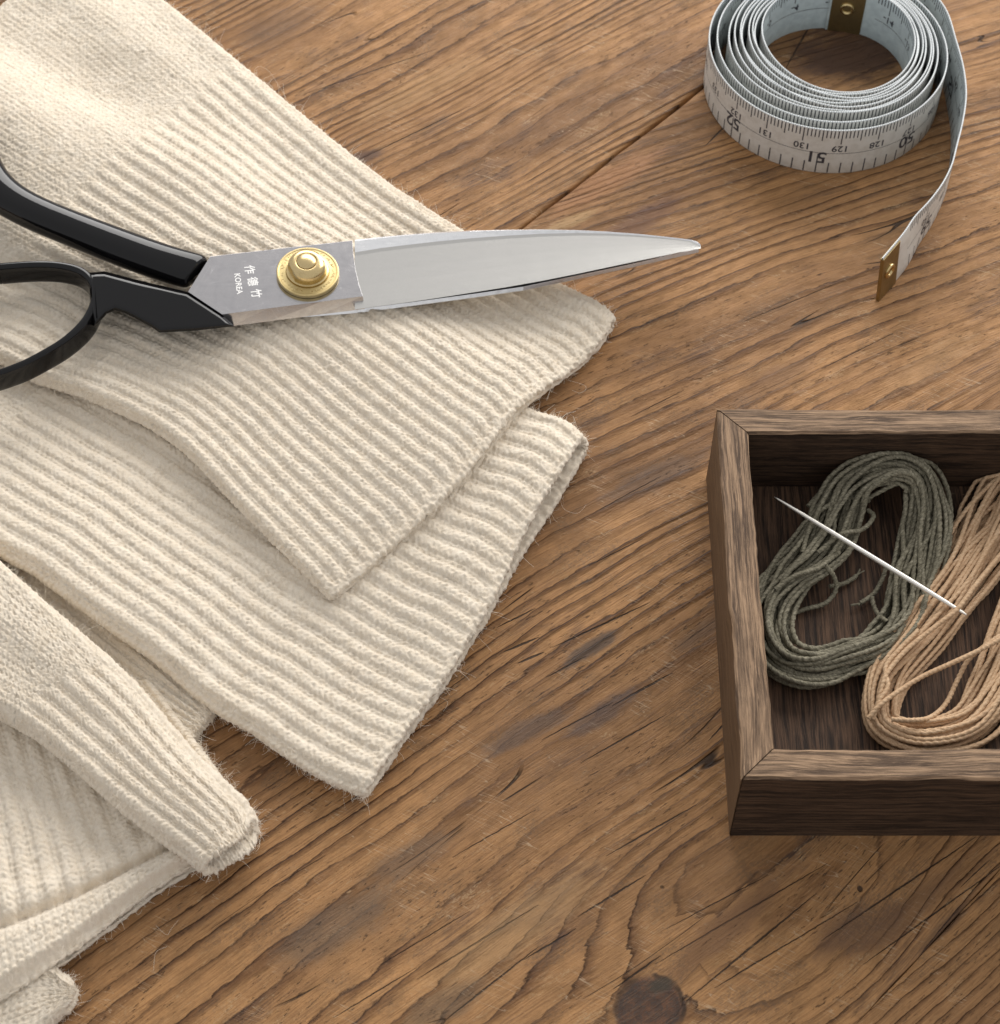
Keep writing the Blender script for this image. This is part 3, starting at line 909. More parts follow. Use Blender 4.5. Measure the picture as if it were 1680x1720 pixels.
# upper blade: ground face behind a thick flat ricasso
xs = [596, 606, 616, 640, 680, 730, 790, 850, 910, 970, 1020, 1070, 1110, 1140, 1160, 1171, 1177]
y_spine = lambda x: float(np.interp(x, [590, 640, 700, 760, 820, 880, 940, 1000, 1060, 1120, 1160, 1171, 1178], [403.5, 398, 392.5, 388.3, 386, 385, 385.2, 387.2, 391.5, 397.5, 402.5, 405.5, 412]))
y_bev = lambda x: float(np.interp(x, [590, 640, 700, 760, 820, 880, 940, 1000, 1060, 1120, 1160, 1178], [425, 417, 409.5, 403, 398, 394, 391.5, 391.6, 394.5, 400, 405, 413.5]))
y_edge = lambda x: float(np.interp(x, [590, 614, 700, 800, 882, 970, 1064, 1130, 1178], [520.5, 517.5, 506.0, 490.5, 477.5, 460, 440, 426, 417]))
secs = []
for x in xs:
    ys, yb, ye = y_spine(x), y_bev(x), y_edge(x)
    k = min(1.0, (1178 - x) / 300.0)
    k2 = 0.35 + 0.65 * k
    hol = [(yb + (ye - yb) * f_, -0.50 * k2 - 0.0080 * (ye - yb) * f_ - 0.06 * k2 * math.sin(math.pi * min(1, f_ * 1.02))) for f_ in (0.06, 0.2, 0.4, 0.6, 0.8, 0.93, 1.0)]
    sec = [S(x, ys, -3.0 * k2), S(x, ys, -0.35 * k2), S(x, ys + 0.10 * (yb - ys), -0.10 * k2), S(x, yb - 0.3, -0.36 * k2)]
    sec += [S(x, y_, dz_) for y_, dz_ in hol]
    sec += [S(x, ye, -2.4 * k2)]
    secs.append(sec)
Vb, Fb = loft(secs)
m_ = len(secs[0])
mb = []
for i, f in enumerate(Fb):
    c = i % m_
    mb.append(1 if (i < (len(secs) - 1) * m_ and 3 <= c <= 9) else (2 if c in (1, 2) else 0))
ric_top = [(353, 431), (386, 427), (470, 417.5), (560, 407.5), (592, 404), (593.5, 425), (597, 452), (603, 478), (609.5, 497.5), (540, 506.5), (450, 518), (373, 528), (316, 490)]
ric_bot = [(353, 431), (386, 427), (470, 417.5), (560, 407.5), (592, 404), (593.5, 425), (597, 452), (606, 482), (613, 519), (541, 528), (451, 540), (388, 548), (316, 490)]
nR = len(ric_top)
Vr = [S(x, y, 0.05) for x, y in ric_top] + [S(x, y, -3.2) for x, y in ric_bot]
Fr = [tuple(range(nR))] + [tuple(range(nR, 2 * nR))[::-1]] + [(i, i + nR, (i + 1) % nR + nR, (i + 1) % nR) for i in range(nR)]
V, F, mi = join_parts([(Vr, Fr, 0), (Vb, Fb, 0)])
for i, k in enumerate(mb):
    mi[len(Fr) + i] = k
ub = np_mesh('upper_blade', V, F, scissors, [steel, steel_satin, steel_edge], False, midx=mi)
fix_normals(ub)
add_bevel(ub, 0.16, 2, 35)

# lower blade shows as a bright strip below
secs = []
for x in (470, 505, 540, 600, 700, 800, 879, 970, 1064, 1120, 1155, 1174):
    yl = float(np.interp(x, [400, 470, 505, 560, 600, 700, 800, 879, 970, 1064, 1130, 1175], [546, 536.5, 533.5, 529.8, 526.5, 513.5, 500, 488.5, 469.5, 449.5, 434.5, 424.5]))
    yt = float(np.interp(x, [400, 600, 900, 1100, 1174], [470, 450, 425, 412, 416]))
    secs.append([S(x, yt, -5.2), S(x, yt, -3.35), S(x, yl - 12, -3.30), S(x, yl - 7.0, -3.32), S(x, yl - 0.6, -4.15), S(x, yl, -4.5), S(x, yl - 1, -5.2)])
V, F = loft(secs)
lb = np_mesh('lower_blade', V, F, scissors, [steel_edge], False)
fix_normals(lb)
add_bevel(lb, 0.10, 1, 35)

# handles
PROF = [(-1.0, -0.35), (-1.0, 0.10), (-0.92, 0.50), (-0.74, 0.76), (-0.28, 0.98), (0.20, 1.0), (0.62, 0.90), (0.90, 0.52), (1.0, 0.05), (1.0, -0.35), (0.62, -1.0), (-0.62, -1.0)]


def pair_loft(pairs, zc, hz, trim=(0, 0)):
    """sections between pairs of edge points, from the far edge (lateral -1) to the near edge (+1)"""
    secs = []
    for k, (a, b_) in enumerate(pairs):
        a, b_ = (a[0], a[1] + trim[0]), (b_[0], b_[1] - trim[1])
        zc_ = zc[k] if hasattr(zc, '__len__') else zc
        hz_ = hz[k] if hasattr(hz, '__len__') else hz
        pa, pb = S(*a, zc_), S(*b_, zc_)
        c = 0.5 * (pa + pb); h = 0.5 * (pb - pa)
        secs.append([c + h * u_ + np.array([0, 0, hz_ * w_]) for u_, w_ in PROF])
    return loft(secs)


up_pairs = [((353, 434), (314, 489)), ((345, 429.5), (304, 487)), ((300, 420), (263, 474)), ((220, 391), (192, 449)), ((130, 358), (108, 414)), ((62, 330), (42, 388)),
            ((24, 303), (0, 366)), ((4, 272), (-40, 344)), ((-10, 232), (-82, 305)), ((-22, 180), (-104, 240)), ((-60, 120), (-130, 180)), ((-150, 80), (-170, 150)), ((-260, 110), (-235, 175))]
V, F = pair_loft(up_pairs, [-2.6] * 2 + [-1.9] * 3 + [-1.2] * 8, [2.6, 3.4] + [4.0] * 11, (3, 8))
uh = np_mesh('handle', V, F, scissors, [black], True)
uh['label'] = 'upper handle shank'
fix_normals(uh)
sm = uh.modifiers.new('sub', 'SUBSURF'); sm.levels = 2; sm.render_levels = 2

# lower handle: shank and finger loop
shank = [(146, 457), (176, 455.5), (230, 470), (316, 490.5), (372, 527), (394, 548), (330, 555.5), (268, 559), (254, 549), (212, 527), (194, 521), (180, 527), (168, 540), (158, 548), (152, 520), (150, 480)]
cx = sum(p_[0] for p_ in shank) / len(shank)
nS = len(shank)


def inset(poly, d):
    out = []
    P_ = np.array(poly, float)
    for i in range(len(P_)):
        a, b_, c = P_[i - 1], P_[i], P_[(i + 1) % len(P_)]
        e1 = (b_ - a) / np.linalg.norm(b_ - a); e2 = (c - b_) / np.linalg.norm(c - b_)
        n1 = np.array([-e1[1], e1[0]]); n2 = np.array([-e2[1], e2[0]])
        nn = n1 + n2; nn /= max(0.5, np.linalg.norm(nn)); 
        out.append(tuple(b_ + nn * d / max(0.55, float(nn @ n1))))
    return out


ins1 = inset(shank, 4.5); ins2 = inset(shank, 9.5)
Vs = [S(x, y, -3.2) for x, y in shank] + [S(x, y, -0.9) for x, y in shank] + [S(x, y, 0.15) for x, y in ins1] + [S(x, y, 0.35) for x, y in ins2]
Fs = [tuple(range(nS))[::-1]]
for l_ in range(3):
    Fs += [(l_ * nS + i, l_ * nS + (i + 1) % nS, (l_ + 1) * nS + (i + 1) % nS, (l_ + 1) * nS + i) for i in range(nS)]
Fs.append(tuple(range(3 * nS, 4 * nS)))
ringc = [(0, 460), (60, 456), (105, 458), (140, 468), (160, 490), (162, 518), (147, 550), (115, 581), (75, 606), (30, 628), (-30, 646), (-100, 652), (-170, 625), (-205, 560), (-170, 495), (-90, 468)]
C = catmull(ringc, 150, True)
ring_pairs = []
hzs = []; 
for i in range(len(C)):
    tg = C[(i + 1) % len(C)] - C[i - 1]
    tg /= np.linalg.norm(tg)
    nr_ = np.array([-tg[1], tg[0]])
    w_ = 6.8 + 2.6 * math.exp(-((C[i][0] - 165) / 45.0) ** 2)
    ring_pairs.append((tuple(C[i] - nr_ * w_), tuple(C[i] + nr_ * w_)))
    hzs.append(3.4)
PROF_KEEP = PROF
PROF = [(math.copysign(abs(math.cos(a_)) ** 0.7, math.cos(a_)), math.copysign(abs(math.sin(a_)) ** 0.7, math.sin(a_))) for a_ in np.linspace(0, 2 * math.pi, 16, endpoint=False)]
ring_pairs.append(ring_pairs[0]); hzs.append(3.4)
Vl, Fl = pair_loft(ring_pairs, -3.3, hzs)
PROF = PROF_KEEP
V, F, mi = join_parts([(Vs, Fs, 0), (Vl, Fl, 0)])
lh = np_mesh('handle', V, F, scissors, [black], True)
lh['label'] = 'lower handle with finger loop'
fix_normals(lh)
add_bevel(lh, 0.35, 3, 25)
wn = lh.modifiers.new('wn', 'WEIGHTED_NORMAL')

# pivot
piv = np.mean([S(517 - 51, 456, 1.2), S(517 + 51, 456, 1.2)], axis=0)
piv_base = np.array([piv[0], piv[1], S(517, 456, 0.1)[2] + 0.1])


def lathe(prof, c, n=64, facet=None):
    """prof: (radius, height) from bottom to top, centre c"""
    V = []; F = []
    for (r_, h_) in prof:
        for k in range(n):
            a_ = 2 * math.pi * k / n
            rr_ = r_
            if facet and facet[0] <= h_ <= facet[1]:
                q = (a_ % (math.pi)) - math.pi / 2
                rr_ = min(r_, facet[2] / max(0.2, abs(math.cos(a_ - facet[3]))))
            V.append((c[0] + rr_ * math.cos(a_), c[1] + rr_ * math.sin(a_), c[2] + h_ + SC_KX * rr_ * math.cos(a_)))
    for i in range(len(prof) - 1):
        for k in range(n):
            k2 = (k + 1) % n
            F.append((i * n + k, i * n + k2, (i + 1) * n + k2, (i + 1) * n + k))
    F.append(tuple(range((len(prof) - 1) * n, len(prof) * n)))
    return V, F


V, F = lathe([(7.55, -0.05), (7.62, 0.15), (7.62, 0.95), (7.45, 1.12), (7.15, 1.12), (6.95, 1.0), (5.45, 1.0), (5.3, 1.04), (5.25, 0.9)], piv_base, 96)
screw = np_mesh('pivot_screw', V, F, scissors, [brass_dull], True)
screw.data.set_sharp_from_angle(angle=math.radians(26))
add_bevel(screw, 0.05, 1, 40)
# stamped marks on the washer
Vm = []; Fm = []
for k in range(46):
    if k in (11, 12, 23, 34, 35):
        continue
    a0 = 2 * math.pi * k / 46
    for q in range(random.choice((1, 2, 2, 3))):
        aa = a0 + random.uniform(-0.04, 0.04); r0 = 5.85 + random.uniform(0, 0.5); ln = random.uniform(0.25, 0.6); tw = random.uniform(-0.9, 0.9); wd = 0.07
        d = np.array([math.cos(aa + tw), math.sin(aa + tw)]); e = np.array([-d[1], d[0]])
        c0 = np.array([math.cos(aa), math.sin(aa)]) * r0
        pts_ = [c0 - e * wd, c0 + d * ln - e * wd, c0 + d * ln + e * wd, c0 + e * wd]
        b0 = len(Vm)
        for zz in (0.98, 1.06):
            for p_ in pts_:
                Vm.append((piv_base[0] + p_[0], piv_base[1] + p_[1], piv_base[2] + zz + SC_KX * p_[0]))
        Fm += [(b0 + 4, b0 + 5, b0 + 6, b0 + 7)] + [(b0 + i, b0 + (i + 1) % 4, b0 + 4 + (i + 1) % 4, b0 + 4 + i) for i in range(4)]
mk = np_mesh('stamped_ring', Vm, Fm, screw, [brass], False)
V, F = lathe([(5.15, 0.9), (5.15, 1.5), (4.75, 1.62), (4.72, 2.2), (4.72, 2.9), (4.55, 3.7), (4.1, 4.35), (3.4, 4.75), (2.75, 4.85), (2.52, 4.80), (2.48, 4.55)], piv_base, 72, facet=(1.55, 3.8, 4.25, 3.6))
nut = np_mesh('nut', V, F, screw, [brass], True)
nut.data.set_sharp_from_angle(angle=math.radians(32))
V, F = lathe([(2.40, 4.4), (2.40, 4.85), (2.25, 5.1), (1.8, 5.35), (1.1, 5.55), (0.4, 5.62)], piv_base, 48)
bolt = np_mesh('bolt', V, F, screw, [brass], True)
bolt.data.set_sharp_from_angle(angle=math.radians(40))


# lettering helper: flat glyph mesh from the built-in font
GLYPH = {}


def glyph(txt):
    if txt in GLYPH:
        return GLYPH[txt]
    cu = bpy.data.curves.new('glyph', 'FONT')
    cu.body = txt; cu.size = 1.0; cu.align_x = 'CENTER'; cu.align_y = 'CENTER'; cu.resolution_u = 3; cu.offset = 0.018
    ob = bpy.data.objects.new('glyph', cu)
    COL.objects.link(ob)
    dg = bpy.context.evaluated_depsgraph_get(); dg.update()
    me = bpy.data.meshes.new_from_object(ob.evaluated_get(dg))
    V = np.array([v.co[:] for v in me.vertices]) if len(me.vertices) else np.zeros((0, 3))
    F = [tuple(p_.vertices) for p_ in me.polygons]
    bpy.data.objects.remove(ob); bpy.data.curves.remove(cu); bpy.data.meshes.remove(me)
    if len(V):
        c_ = 0.5 * (V.min(0) + V.max(0)); V = V - c_
    GLYPH[txt] = (V, F)
    return V, F


engr = NB('engraved_line'); engr.set(Base_Color=(0.70, 0.69, 0.67), Roughness=0.6, Metallic=0.5)
Ve = []; Fe = []


def engrave(txt, x, y, size, ang):
    """text read downwards, turned a quarter to the right"""
    V, F = glyph(txt)
    if not len(V):
        return
    c = S(x, y, 0.0)
    ca, sa = math.cos(ang), math.sin(ang)
    o_ = len(Ve)
    for v in V:
        lx, ly = v[0] * size, v[1] * size
        Xw = c[0] + lx * ca - ly * sa; Yw = c[1] + lx * sa + ly * ca
        Ve.append((Xw, Yw, c[2] + SC_KX * (Xw - c[0]) + 0.075))
    for f in F:
        Fe.append([i + o_ for i in f])


ang = math.radians(-80)
engrave('KOREA', 401, 477, 2.0, ang)
for t_, x_, y_ in (('作', 420, 453, ), ('德', 425, 473), ('竹', 431, 493)):
    engrave(t_, x_, y_, 2.75, ang)
en = np_mesh('engraving', Ve, Fe, ub, [engr.m], False)
# fine scratches on the enamel of the upper handle

# ------------------------------------------------------------------ tape measure
TW = 16.0                                                               # tape width
rim_pt = lambda x, y: U(x, y, TW)
Ci = rim_pt(1410, 62)[:2]; Co = rim_pt(1392, 77)[:2]
Ri_ = (rim_pt(1536, 62)[0] - rim_pt(1284, 62)[0]) / 2
Ro_ = (rim_pt(1588, 77)[0] - rim_pt(1195, 77)[0]) / 2
TURNS = 10.14
phi_end = math.radians(42)
wtau = np.array([0, 1, 2, 3, 4, 5, 6, 7, 8, 8.6, 9.14, 9.6, 10.14])
wval = np.array([0.0, 0.06, 0.125, 0.20, 0.30, 0.37, 0.435, 0.55, 0.62, 0.80, 0.97, 1.0, 1.04])
tnz = VNoise(31)
rim = []; bot = []
NS = 2600
for tau in np.linspace(0, TURNS, NS):
    phi = phi_end + 2 * math.pi * (TURNS - tau)
    w_ = float(np.interp(tau, wtau, wval)) + (0.022 * math.sin(3 * phi + 2.1 * tau) + 0.040 * math.sin(phi + 1.9 * math.sin(int(tau + 0.5) * 2.3)) * math.sin(math.pi * (tau % 1.0))) * (1 if 0.5 < tau < 8 else 0.0)
    c = Ci * (1 - w_) + Co * w_
    r_ = Ri_ * (1 - w_) + Ro_ * w_
    r_ *= 1 + 0.018 * math.cos(2 * phi + 0.7) - 0.02 * (1 - w_) * math.cos(3 * phi + 1)
    p_ = np.array([c[0] + r_ * math.cos(phi), c[1] + r_ * math.sin(phi)])
    zz = 0.35 + 0.35 * float(tnz(tau * 1.3, 0.5))
    rim.append((*p_, TW + zz)); bot.append((*p_, max(0.08, zz - 0.25)))
rim = np.array(rim); bot = np.array(bot)
tail_rim = [U(1545, -32, TW), U(1579, 0, TW), U(1594, 25, TW), U(1605, 62, TW), U(1618, 108, TW), U(1623.5, 155, TW), U(1618, 201, TW), U(1606, 250, TW), U(1600, 274, TW),
            U(1584, 307, TW), U(1558, 341, TW), U(1537, 362, TW), U(1524, 383, TW), U(1513, 397, TW), U(1497, 416, TW), U(1480, 436, TW)]
tail_bot = [U(1530, 50, .1), U(1560, 80, .1), U(1572, 108, .1), U(1583, 140, .1), U(1591, 178, .1), U(1597, 214, .1), U(1598, 250, .1), U(1594, 292, .1), U(1590, 314, .1),
            U(1580, 345, .1), U(1560, 385, .1), U(1541, 412, .1), U(1527, 441, .1), U(1512, 462, .1), U(1493, 484, .1), U(1471, 508, .1)]
n_tail = 420
allr = catmull(np.vstack([rim[-60::20], tail_rim]), n_tail)
allb = catmull(np.vstack([bot[-60::20], tail_bot]), n_tail)
rim = np.vstack([rim[:-61], allr]); bot = np.vstack([bot[:-61], allb])
# resample evenly
midl = 0.5 * (rim + bot)
Ls = np.r_[0, np.cumsum(np.linalg.norm(np.diff(midl, axis=0), axis=1))]
NT = 2800
ss = np.linspace(0, Ls[-1], NT)
rim = np.stack([np.interp(ss, Ls, rim[:, i]) for i in range(3)], 1)
bot = np.stack([np.interp(ss, Ls, bot[:, i]) for i in range(3)], 1)
k5 = np.ones(9) / 9


def sm1(A):
    B = np.vstack([np.repeat(A[:1], 4, 0), A, np.repeat(A[-1:], 4, 0)])
    return np.stack([np.convolve(B[:, i], k5, 'valid') for i in range(3)], 1)


rim = sm1(rim); bot = sm1(bot)
tang = np.gradient(0.5 * (rim + bot), axis=0); tang /= np.linalg.norm(tang, axis=1)[:, None]
upd = rim - bot; upd /= np.linalg.norm(upd, axis=1)[:, None]
tn = np.cross(tang, upd); tn /= np.linalg.norm(tn, axis=1)[:, None]
# make the normal point outwards from the coil
if np.dot(tn[1000][:2], (rim[1000][:2] - Co)) < 0:
    tn = -tn
TH = 0.20                                                               # half thickness


def tape_at(s, h, off):
    i = np.clip(np.searchsorted(ss, s) - 1, 0, NT - 2)
    f = np.clip((s - ss[i]) / (ss[i + 1] - ss[i]), 0, 1)[:, None]
    r_ = rim[i] * (1 - f) + rim[i + 1] * f; b_ = bot[i] * (1 - f) + bot[i + 1] * f
    n_ = tn[i] * (1 - f) + tn[i + 1] * f
    return b_ + (r_ - b_) * np.asarray(h)[:, None] + n_ * np.asarray(off)[:, None]


def tape_mats():
    out = []
    for nm, c1, c2 in (('tape_white', (0.66, 0.64, 0.59), (0.59, 0.565, 0.51)), ('tape_blue_white', (0.52, 0.59, 0.60), (0.44, 0.505, 0.52)), ('tape_edge', (0.80, 0.82, 0.81), (0.46, 0.49, 0.50))):
        b = NB(nm)
        o = b.obj()
        if nm == 'tape_edge':
            f = b.step(b.mth('FRACT', b.mth('MULTIPLY', b.attr('along'), 1.0 / 0.62)), 0.35, 0.65)
        else:
            f = b.step(b.noise(o, 0.5, 3, 0.6), 0.35, 0.7)
        c = b.mix(f, c1, c2)
        weave = b.noise(o, 6.0, 2, 0.6)
        b.set(Base_Color=c, Roughness=0.5, Normal=b.bump(weave, 0.06, 0.5), Specular_IOR_Level=0.4)
        out.append(b.m)
    return out


tmats = tape_mats()
tape = empty('tape_measure', 'white fabric tape measure loosely coiled with its brass end hanging free', 'tape measure', (float(Co[0]), float(Co[1]), 0))
hs = [0.0, 0.012, 0.25, 0.5, 0.75, 0.988, 1.0]
prof_t = [(h_, TH if 0 < i_ < 6 else TH * 0.55) for i_, h_ in enumerate(hs)] + [(h_, -TH if 0 < i_ < 6 else -TH * 0.55) for i_, h_ in list(enumerate(hs))[::-1]]
mT = len(prof_t)
rows = np.stack([bot + (rim - bot) * h_ + tn * o_ for h_, o_ in prof_t], 1)
V = rows.reshape(-1, 3)
F = grid_faces(NT, mT, True)
cidx = np.tile(np.arange(mT), NT - 1)
mi = np.where(np.isin(cidx, [5, 6, 7, 12, 13, 0]), 2, np.where(cidx < 6, 0, 1))
band = np_mesh('tape_band', V, F, tape, tmats, True, attrs=dict(along=np.repeat(ss, mT)), midx=mi)
fix_normals(band)
# where is 51 inches: foremost point of the outer turn, a little left of the middle
outer = np.where((ss > ss[-1] - 330) & (ss < ss[-1] - 60))[0]
want = U(1374, 262, TW * 0.35)[:2]
i51 = outer[np.argmin(np.linalg.norm(rim[outer][:, :2] - want, axis=1))]
s51 = ss[i51]
Vp = []; Fp = []


def tick(s, h0, h1, w, side):
    b0 = len(Vp)
    k = 3
    sa = np.array([s - w / 2, s + w / 2] * k); hh = np.repeat(np.linspace(h0, h1, k), 2)
    Vp.extend(tape_at(sa, hh, np.full(2 * k, side * (TH + 0.03))).tolist())
    for q in range(k - 1):
        Fp.append((b0 + 2 * q, b0 + 2 * q + 1, b0 + 2 * q + 3, b0 + 2 * q + 2))


def numb(txt, s, h, size, side):
    V, F = glyph(txt)
    b0 = len(Vp)
    if not len(V): return
    x = V[:, 0] * size; y = V[:, 1] * size
    Vp.extend(tape_at(s + x, h - y / TW, np.full(len(V), side * (TH + 0.035))).tolist())
    for f in F:
        Fp.append([i + b0 for i in f])


for side in (1, -1):
    mm0 = 1295.4                                                        # 51 inches in mm
    m_lo = int(mm0 - s51) + 2; m_hi = int(mm0 + (ss[-1] - s51)) - 13
    for m in range(m_lo, m_hi):
        s_ = s51 + (m - mm0)
        if s_ < 14: continue
        cm = m % 10 == 0; half = m % 5 == 0
        tick(s_, 0.985, 0.985 - (0.30 if cm else 0.24 if half else 0.165), 0.30, side)
        if cm:
            numb(str(m // 10), s_ + 0.2, 0.575, 3.0, side)
    for e in range(int((s_ - 0) * 0), 60 * 8):
        s_ = s51 + (e / 8.0 - 51) * 25.4
        if s_ < 14 or s_ > ss[-1] - 14: continue
        tick(s_, 0.015, 0.25 if e % 8 else 0.44, 0.34, side)
        if e % 8 and e % 4 == 0:
            tick(s_, 0.25, 0.30, 0.34, side)
        if e % 8 == 0:
            numb(str(e // 8), s_, 0.36, 5.6, side)
    # centre line
    for a0 in np.arange(14, ss[-1] - 14, 2.0):
        b0 = len(Vp)
        Vp.extend(tape_at(np.array([a0, a0 + 2.0, a0 + 2.0, a0]), np.array([0.462, 0.462, 0.472, 0.472]), np.full(4, side * (TH + 0.03))).tolist())
        Fp.append((b0, b0 + 1, b0 + 2, b0 + 3))
ink = NB('black_ink'); ink.set(Base_Color=(0.045, 0.045, 0.055), Roughness=0.55)
pr = np_mesh('scale_print', Vp, Fp, band, [ink.m], False)


def end_clip(s0, s1):
    """folded brass sheet over the tape's end, with an eyelet"""
    n = 14
    sv = np.linspace(s0, s1, n)
    P = []
    for h_ in (-0.012, 0.96):
        for o_ in (TH + 0.30, -TH - 0.30):
            P.append(tape_at(sv, np.full(n, h_), np.full(n, o_)))
    V = np.stack([P[0], P[1], P[3], P[2]], 1).reshape(-1, 3)
    F = [tuple(f) for f in grid_faces(n, 4, True)]
    F += [(0, 1, 2, 3), tuple(range(4 * n - 4, 4 * n))[::-1]]
    c = np_mesh('end_clip', V, F, tape, [brass_tip], False)
    fix_normals(c)
    add_bevel(c, 0.12, 2, 40)
    sm_ = np.array([(s0 + s1) / 2]);
    ce = tape_at(sm_, np.array([0.52]), np.array([0.0]))[0]
    i = int(np.clip(np.searchsorted(ss, sm_[0]), 0, NT - 1))
    t_, n_, u_ = tang[i], tn[i], upd[i]
    prof = [(2.05, TH + 0.28), (2.1, TH + 0.55), (1.75, TH + 0.85), (1.3, TH + 0.80), (1.05, TH + 0.45), (1.0, 0.0), (1.05, -TH - 0.45), (1.3, -TH - 0.80), (1.75, -TH - 0.85), (2.1, -TH - 0.55), (2.05, -TH - 0.28)]
    m = 28
    V = [ce + r_ * (math.cos(2 * math.pi * k / m) * t_ + math.sin(2 * math.pi * k / m) * u_) + n_ * o_ for r_, o_ in prof for k in range(m)]
    e = np_mesh('eyelet', V, grid_faces(len(prof), m, True), c, [brass], True)
    fix_normals(e)
    hole = NB('eyelet_shade')
    return c


end_clip(ss[-1] - 8.6, ss[-1] + 0.0)
end_clip(1.0, 10.5)

# ------------------------------------------------------------------ wooden tray
def build_tray_wood(name, dark, light, streak):
    b = NB(name)
    u, v, w = b.attr('gu'), b.attr('gv'), b.attr('gw')
    M = b.mth
    v2 = M('ADD', v, M('MULTIPLY', M('SUBTRACT', b.noise(b.vec(M('MULTIPLY', u, 0.03), M('MULTIPLY', v, 0.08), w), 1, 2, 0.5), 0.5), 3.0))
    f1 = b.noise(b.vec(M('MULTIPLY', u, 0.045), M('MULTIPLY', v2, 1.25), w), 1, 4, 0.62)
    f2 = b.noise(b.vec(M('MULTIPLY', u, 0.18), M('MULTIPLY', v2, 4.5), w), 1, 3, 0.65)
    bl = b.noise(b.vec(M('MULTIPLY', u, 0.06), M('MULTIPLY', v2, 0.18), w), 1, 3, 0.6)
    sp = b.noise(b.vec(M('MULTIPLY', u, 0.9), M('MULTIPLY', v, 5.0), w), 1, 2, 0.7)
    c = b.mix(b.step(f1, 0.36, 0.66), dark, light)
    c = b.mix(b.step(f2, 0.52, 0.70, 0.0, streak), c, tuple(x * 1.5 for x in light))
    c = b.mix(b.step(f2, 0.47, 0.33, 0.0, 0.6), c, tuple(x * 0.55 for x in dark))
    c = b.mix(b.step(bl, 0.5, 0.75, 0.0, 0.45), c, dark)
    h = M('ADD', M('MULTIPLY', f1, 0.5), M('ADD', M('MULTIPLY', f2, 0.5), M('MULTIPLY', sp, 0.25)))
    b.set(Base_Color=c, Roughness=0.62, Normal=b.bump(h, 0.32, 0.8), Specular_IOR_Level=0.2)
    return b.m


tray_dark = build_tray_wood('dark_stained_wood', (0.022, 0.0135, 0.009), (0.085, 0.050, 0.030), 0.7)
tray_rim = build_tray_wood('pale_rim_wood', (0.085, 0.052, 0.032), (0.36, 0.235, 0.142), 0.60)  # paler wood along the top rim
tray_outer_lit = build_tray_wood('bounce_lit_side_wood', (0.100, 0.060, 0.034), (0.190, 0.115, 0.062), 0.3)  # outer sides lightened: bounce light on the left wall painted into the wood

TRH = 28.0; TRW = 6.8; TRF = 6.2
t_bl = U(1202, 686, TRH); t_fl = U(1248, 1308, TRH)
TX0 = 0.5 * (t_bl[0] + t_fl[0]); TY1 = t_bl[1]; TY0 = t_fl[1]
TX1 = TX0 + 108.0
tray = empty('wooden_tray', 'small dark square wooden tray with pale rim holding thread skeins', 'tray', (0.5 * (TX0 + TX1), 0.5 * (TY0 + TY1), 0))
print('tray', TX0, t_bl, t_fl, TX1 - TX0, TY1 - TY0)


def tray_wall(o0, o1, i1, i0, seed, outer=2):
    """o0->o1 outer edge, i0->i1 inner edge (mitred ends); plain prism cut in strips so the rim can wear unevenly"""
    o0, o1, i0, i1 = (np.array(p_, float) for p_ in (o0, o1, i0, i1))
    n = 40
    nz = VNoise(seed)
    sec = []
    uu = []; vv = []
    L = np.linalg.norm(o1 - o0)
    d = (o1 - o0) / L
    for k in range(n):
        f = k / (n - 1)
        po = o0 + (o1 - o0) * f; pi = i0 + (i1 - i0) * f
        j = [0.24 * float(nz(f * L * 0.12, q * 9.1)) + 0.13 * float(nz(f * L * 0.9, q * 9.1 + 4)) for q in range(4)]
        across = (pi - po) / np.linalg.norm(pi - po)
        inw = np.array([-d[1], d[0]]) if np.dot(np.array([-d[1], d[0]]), across) > 0 else np.array([d[1], -d[0]])
        W_ = float(np.dot(pi - po, inw))
        P = lambda x, z: (*(po + (pi - po) * (x / W_)), z)
        e = 0.55
        sec.append([P(0.0, 0.02), P(0.0 + j[0] * 0.4, 9.0), P(j[0], TRH - e), P(e + j[0], TRH + j[1] * 0.5), P(W_ * 0.35, TRH + j[3] * .6), P(W_ * 0.68, TRH - j[3] * .6),
                    P(W_ - e + j[2], TRH + j[3] * 0.5), P(W_ + j[2], TRH - e), P(W_, 12.0), P(W_, 0.02)])
        uu.append([f * L] * 10)
        vv.append([0, 9, 27.5, 28.3, 31, 33, 35, 36, 48, 60])
    V, F = loft(sec)
    o_ = np_mesh('side_wall', V, F, tray, [tray_dark, tray_rim, tray_outer_lit], True,
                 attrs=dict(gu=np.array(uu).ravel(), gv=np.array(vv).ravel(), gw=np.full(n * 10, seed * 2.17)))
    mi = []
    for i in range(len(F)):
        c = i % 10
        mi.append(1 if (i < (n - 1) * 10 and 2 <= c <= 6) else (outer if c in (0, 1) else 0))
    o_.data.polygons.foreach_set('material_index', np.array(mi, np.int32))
    fix_normals(o_)
    try:
        o_.data.set_sharp_from_angle(angle=math.radians(28))
    except Exception:
        pass
    return o_


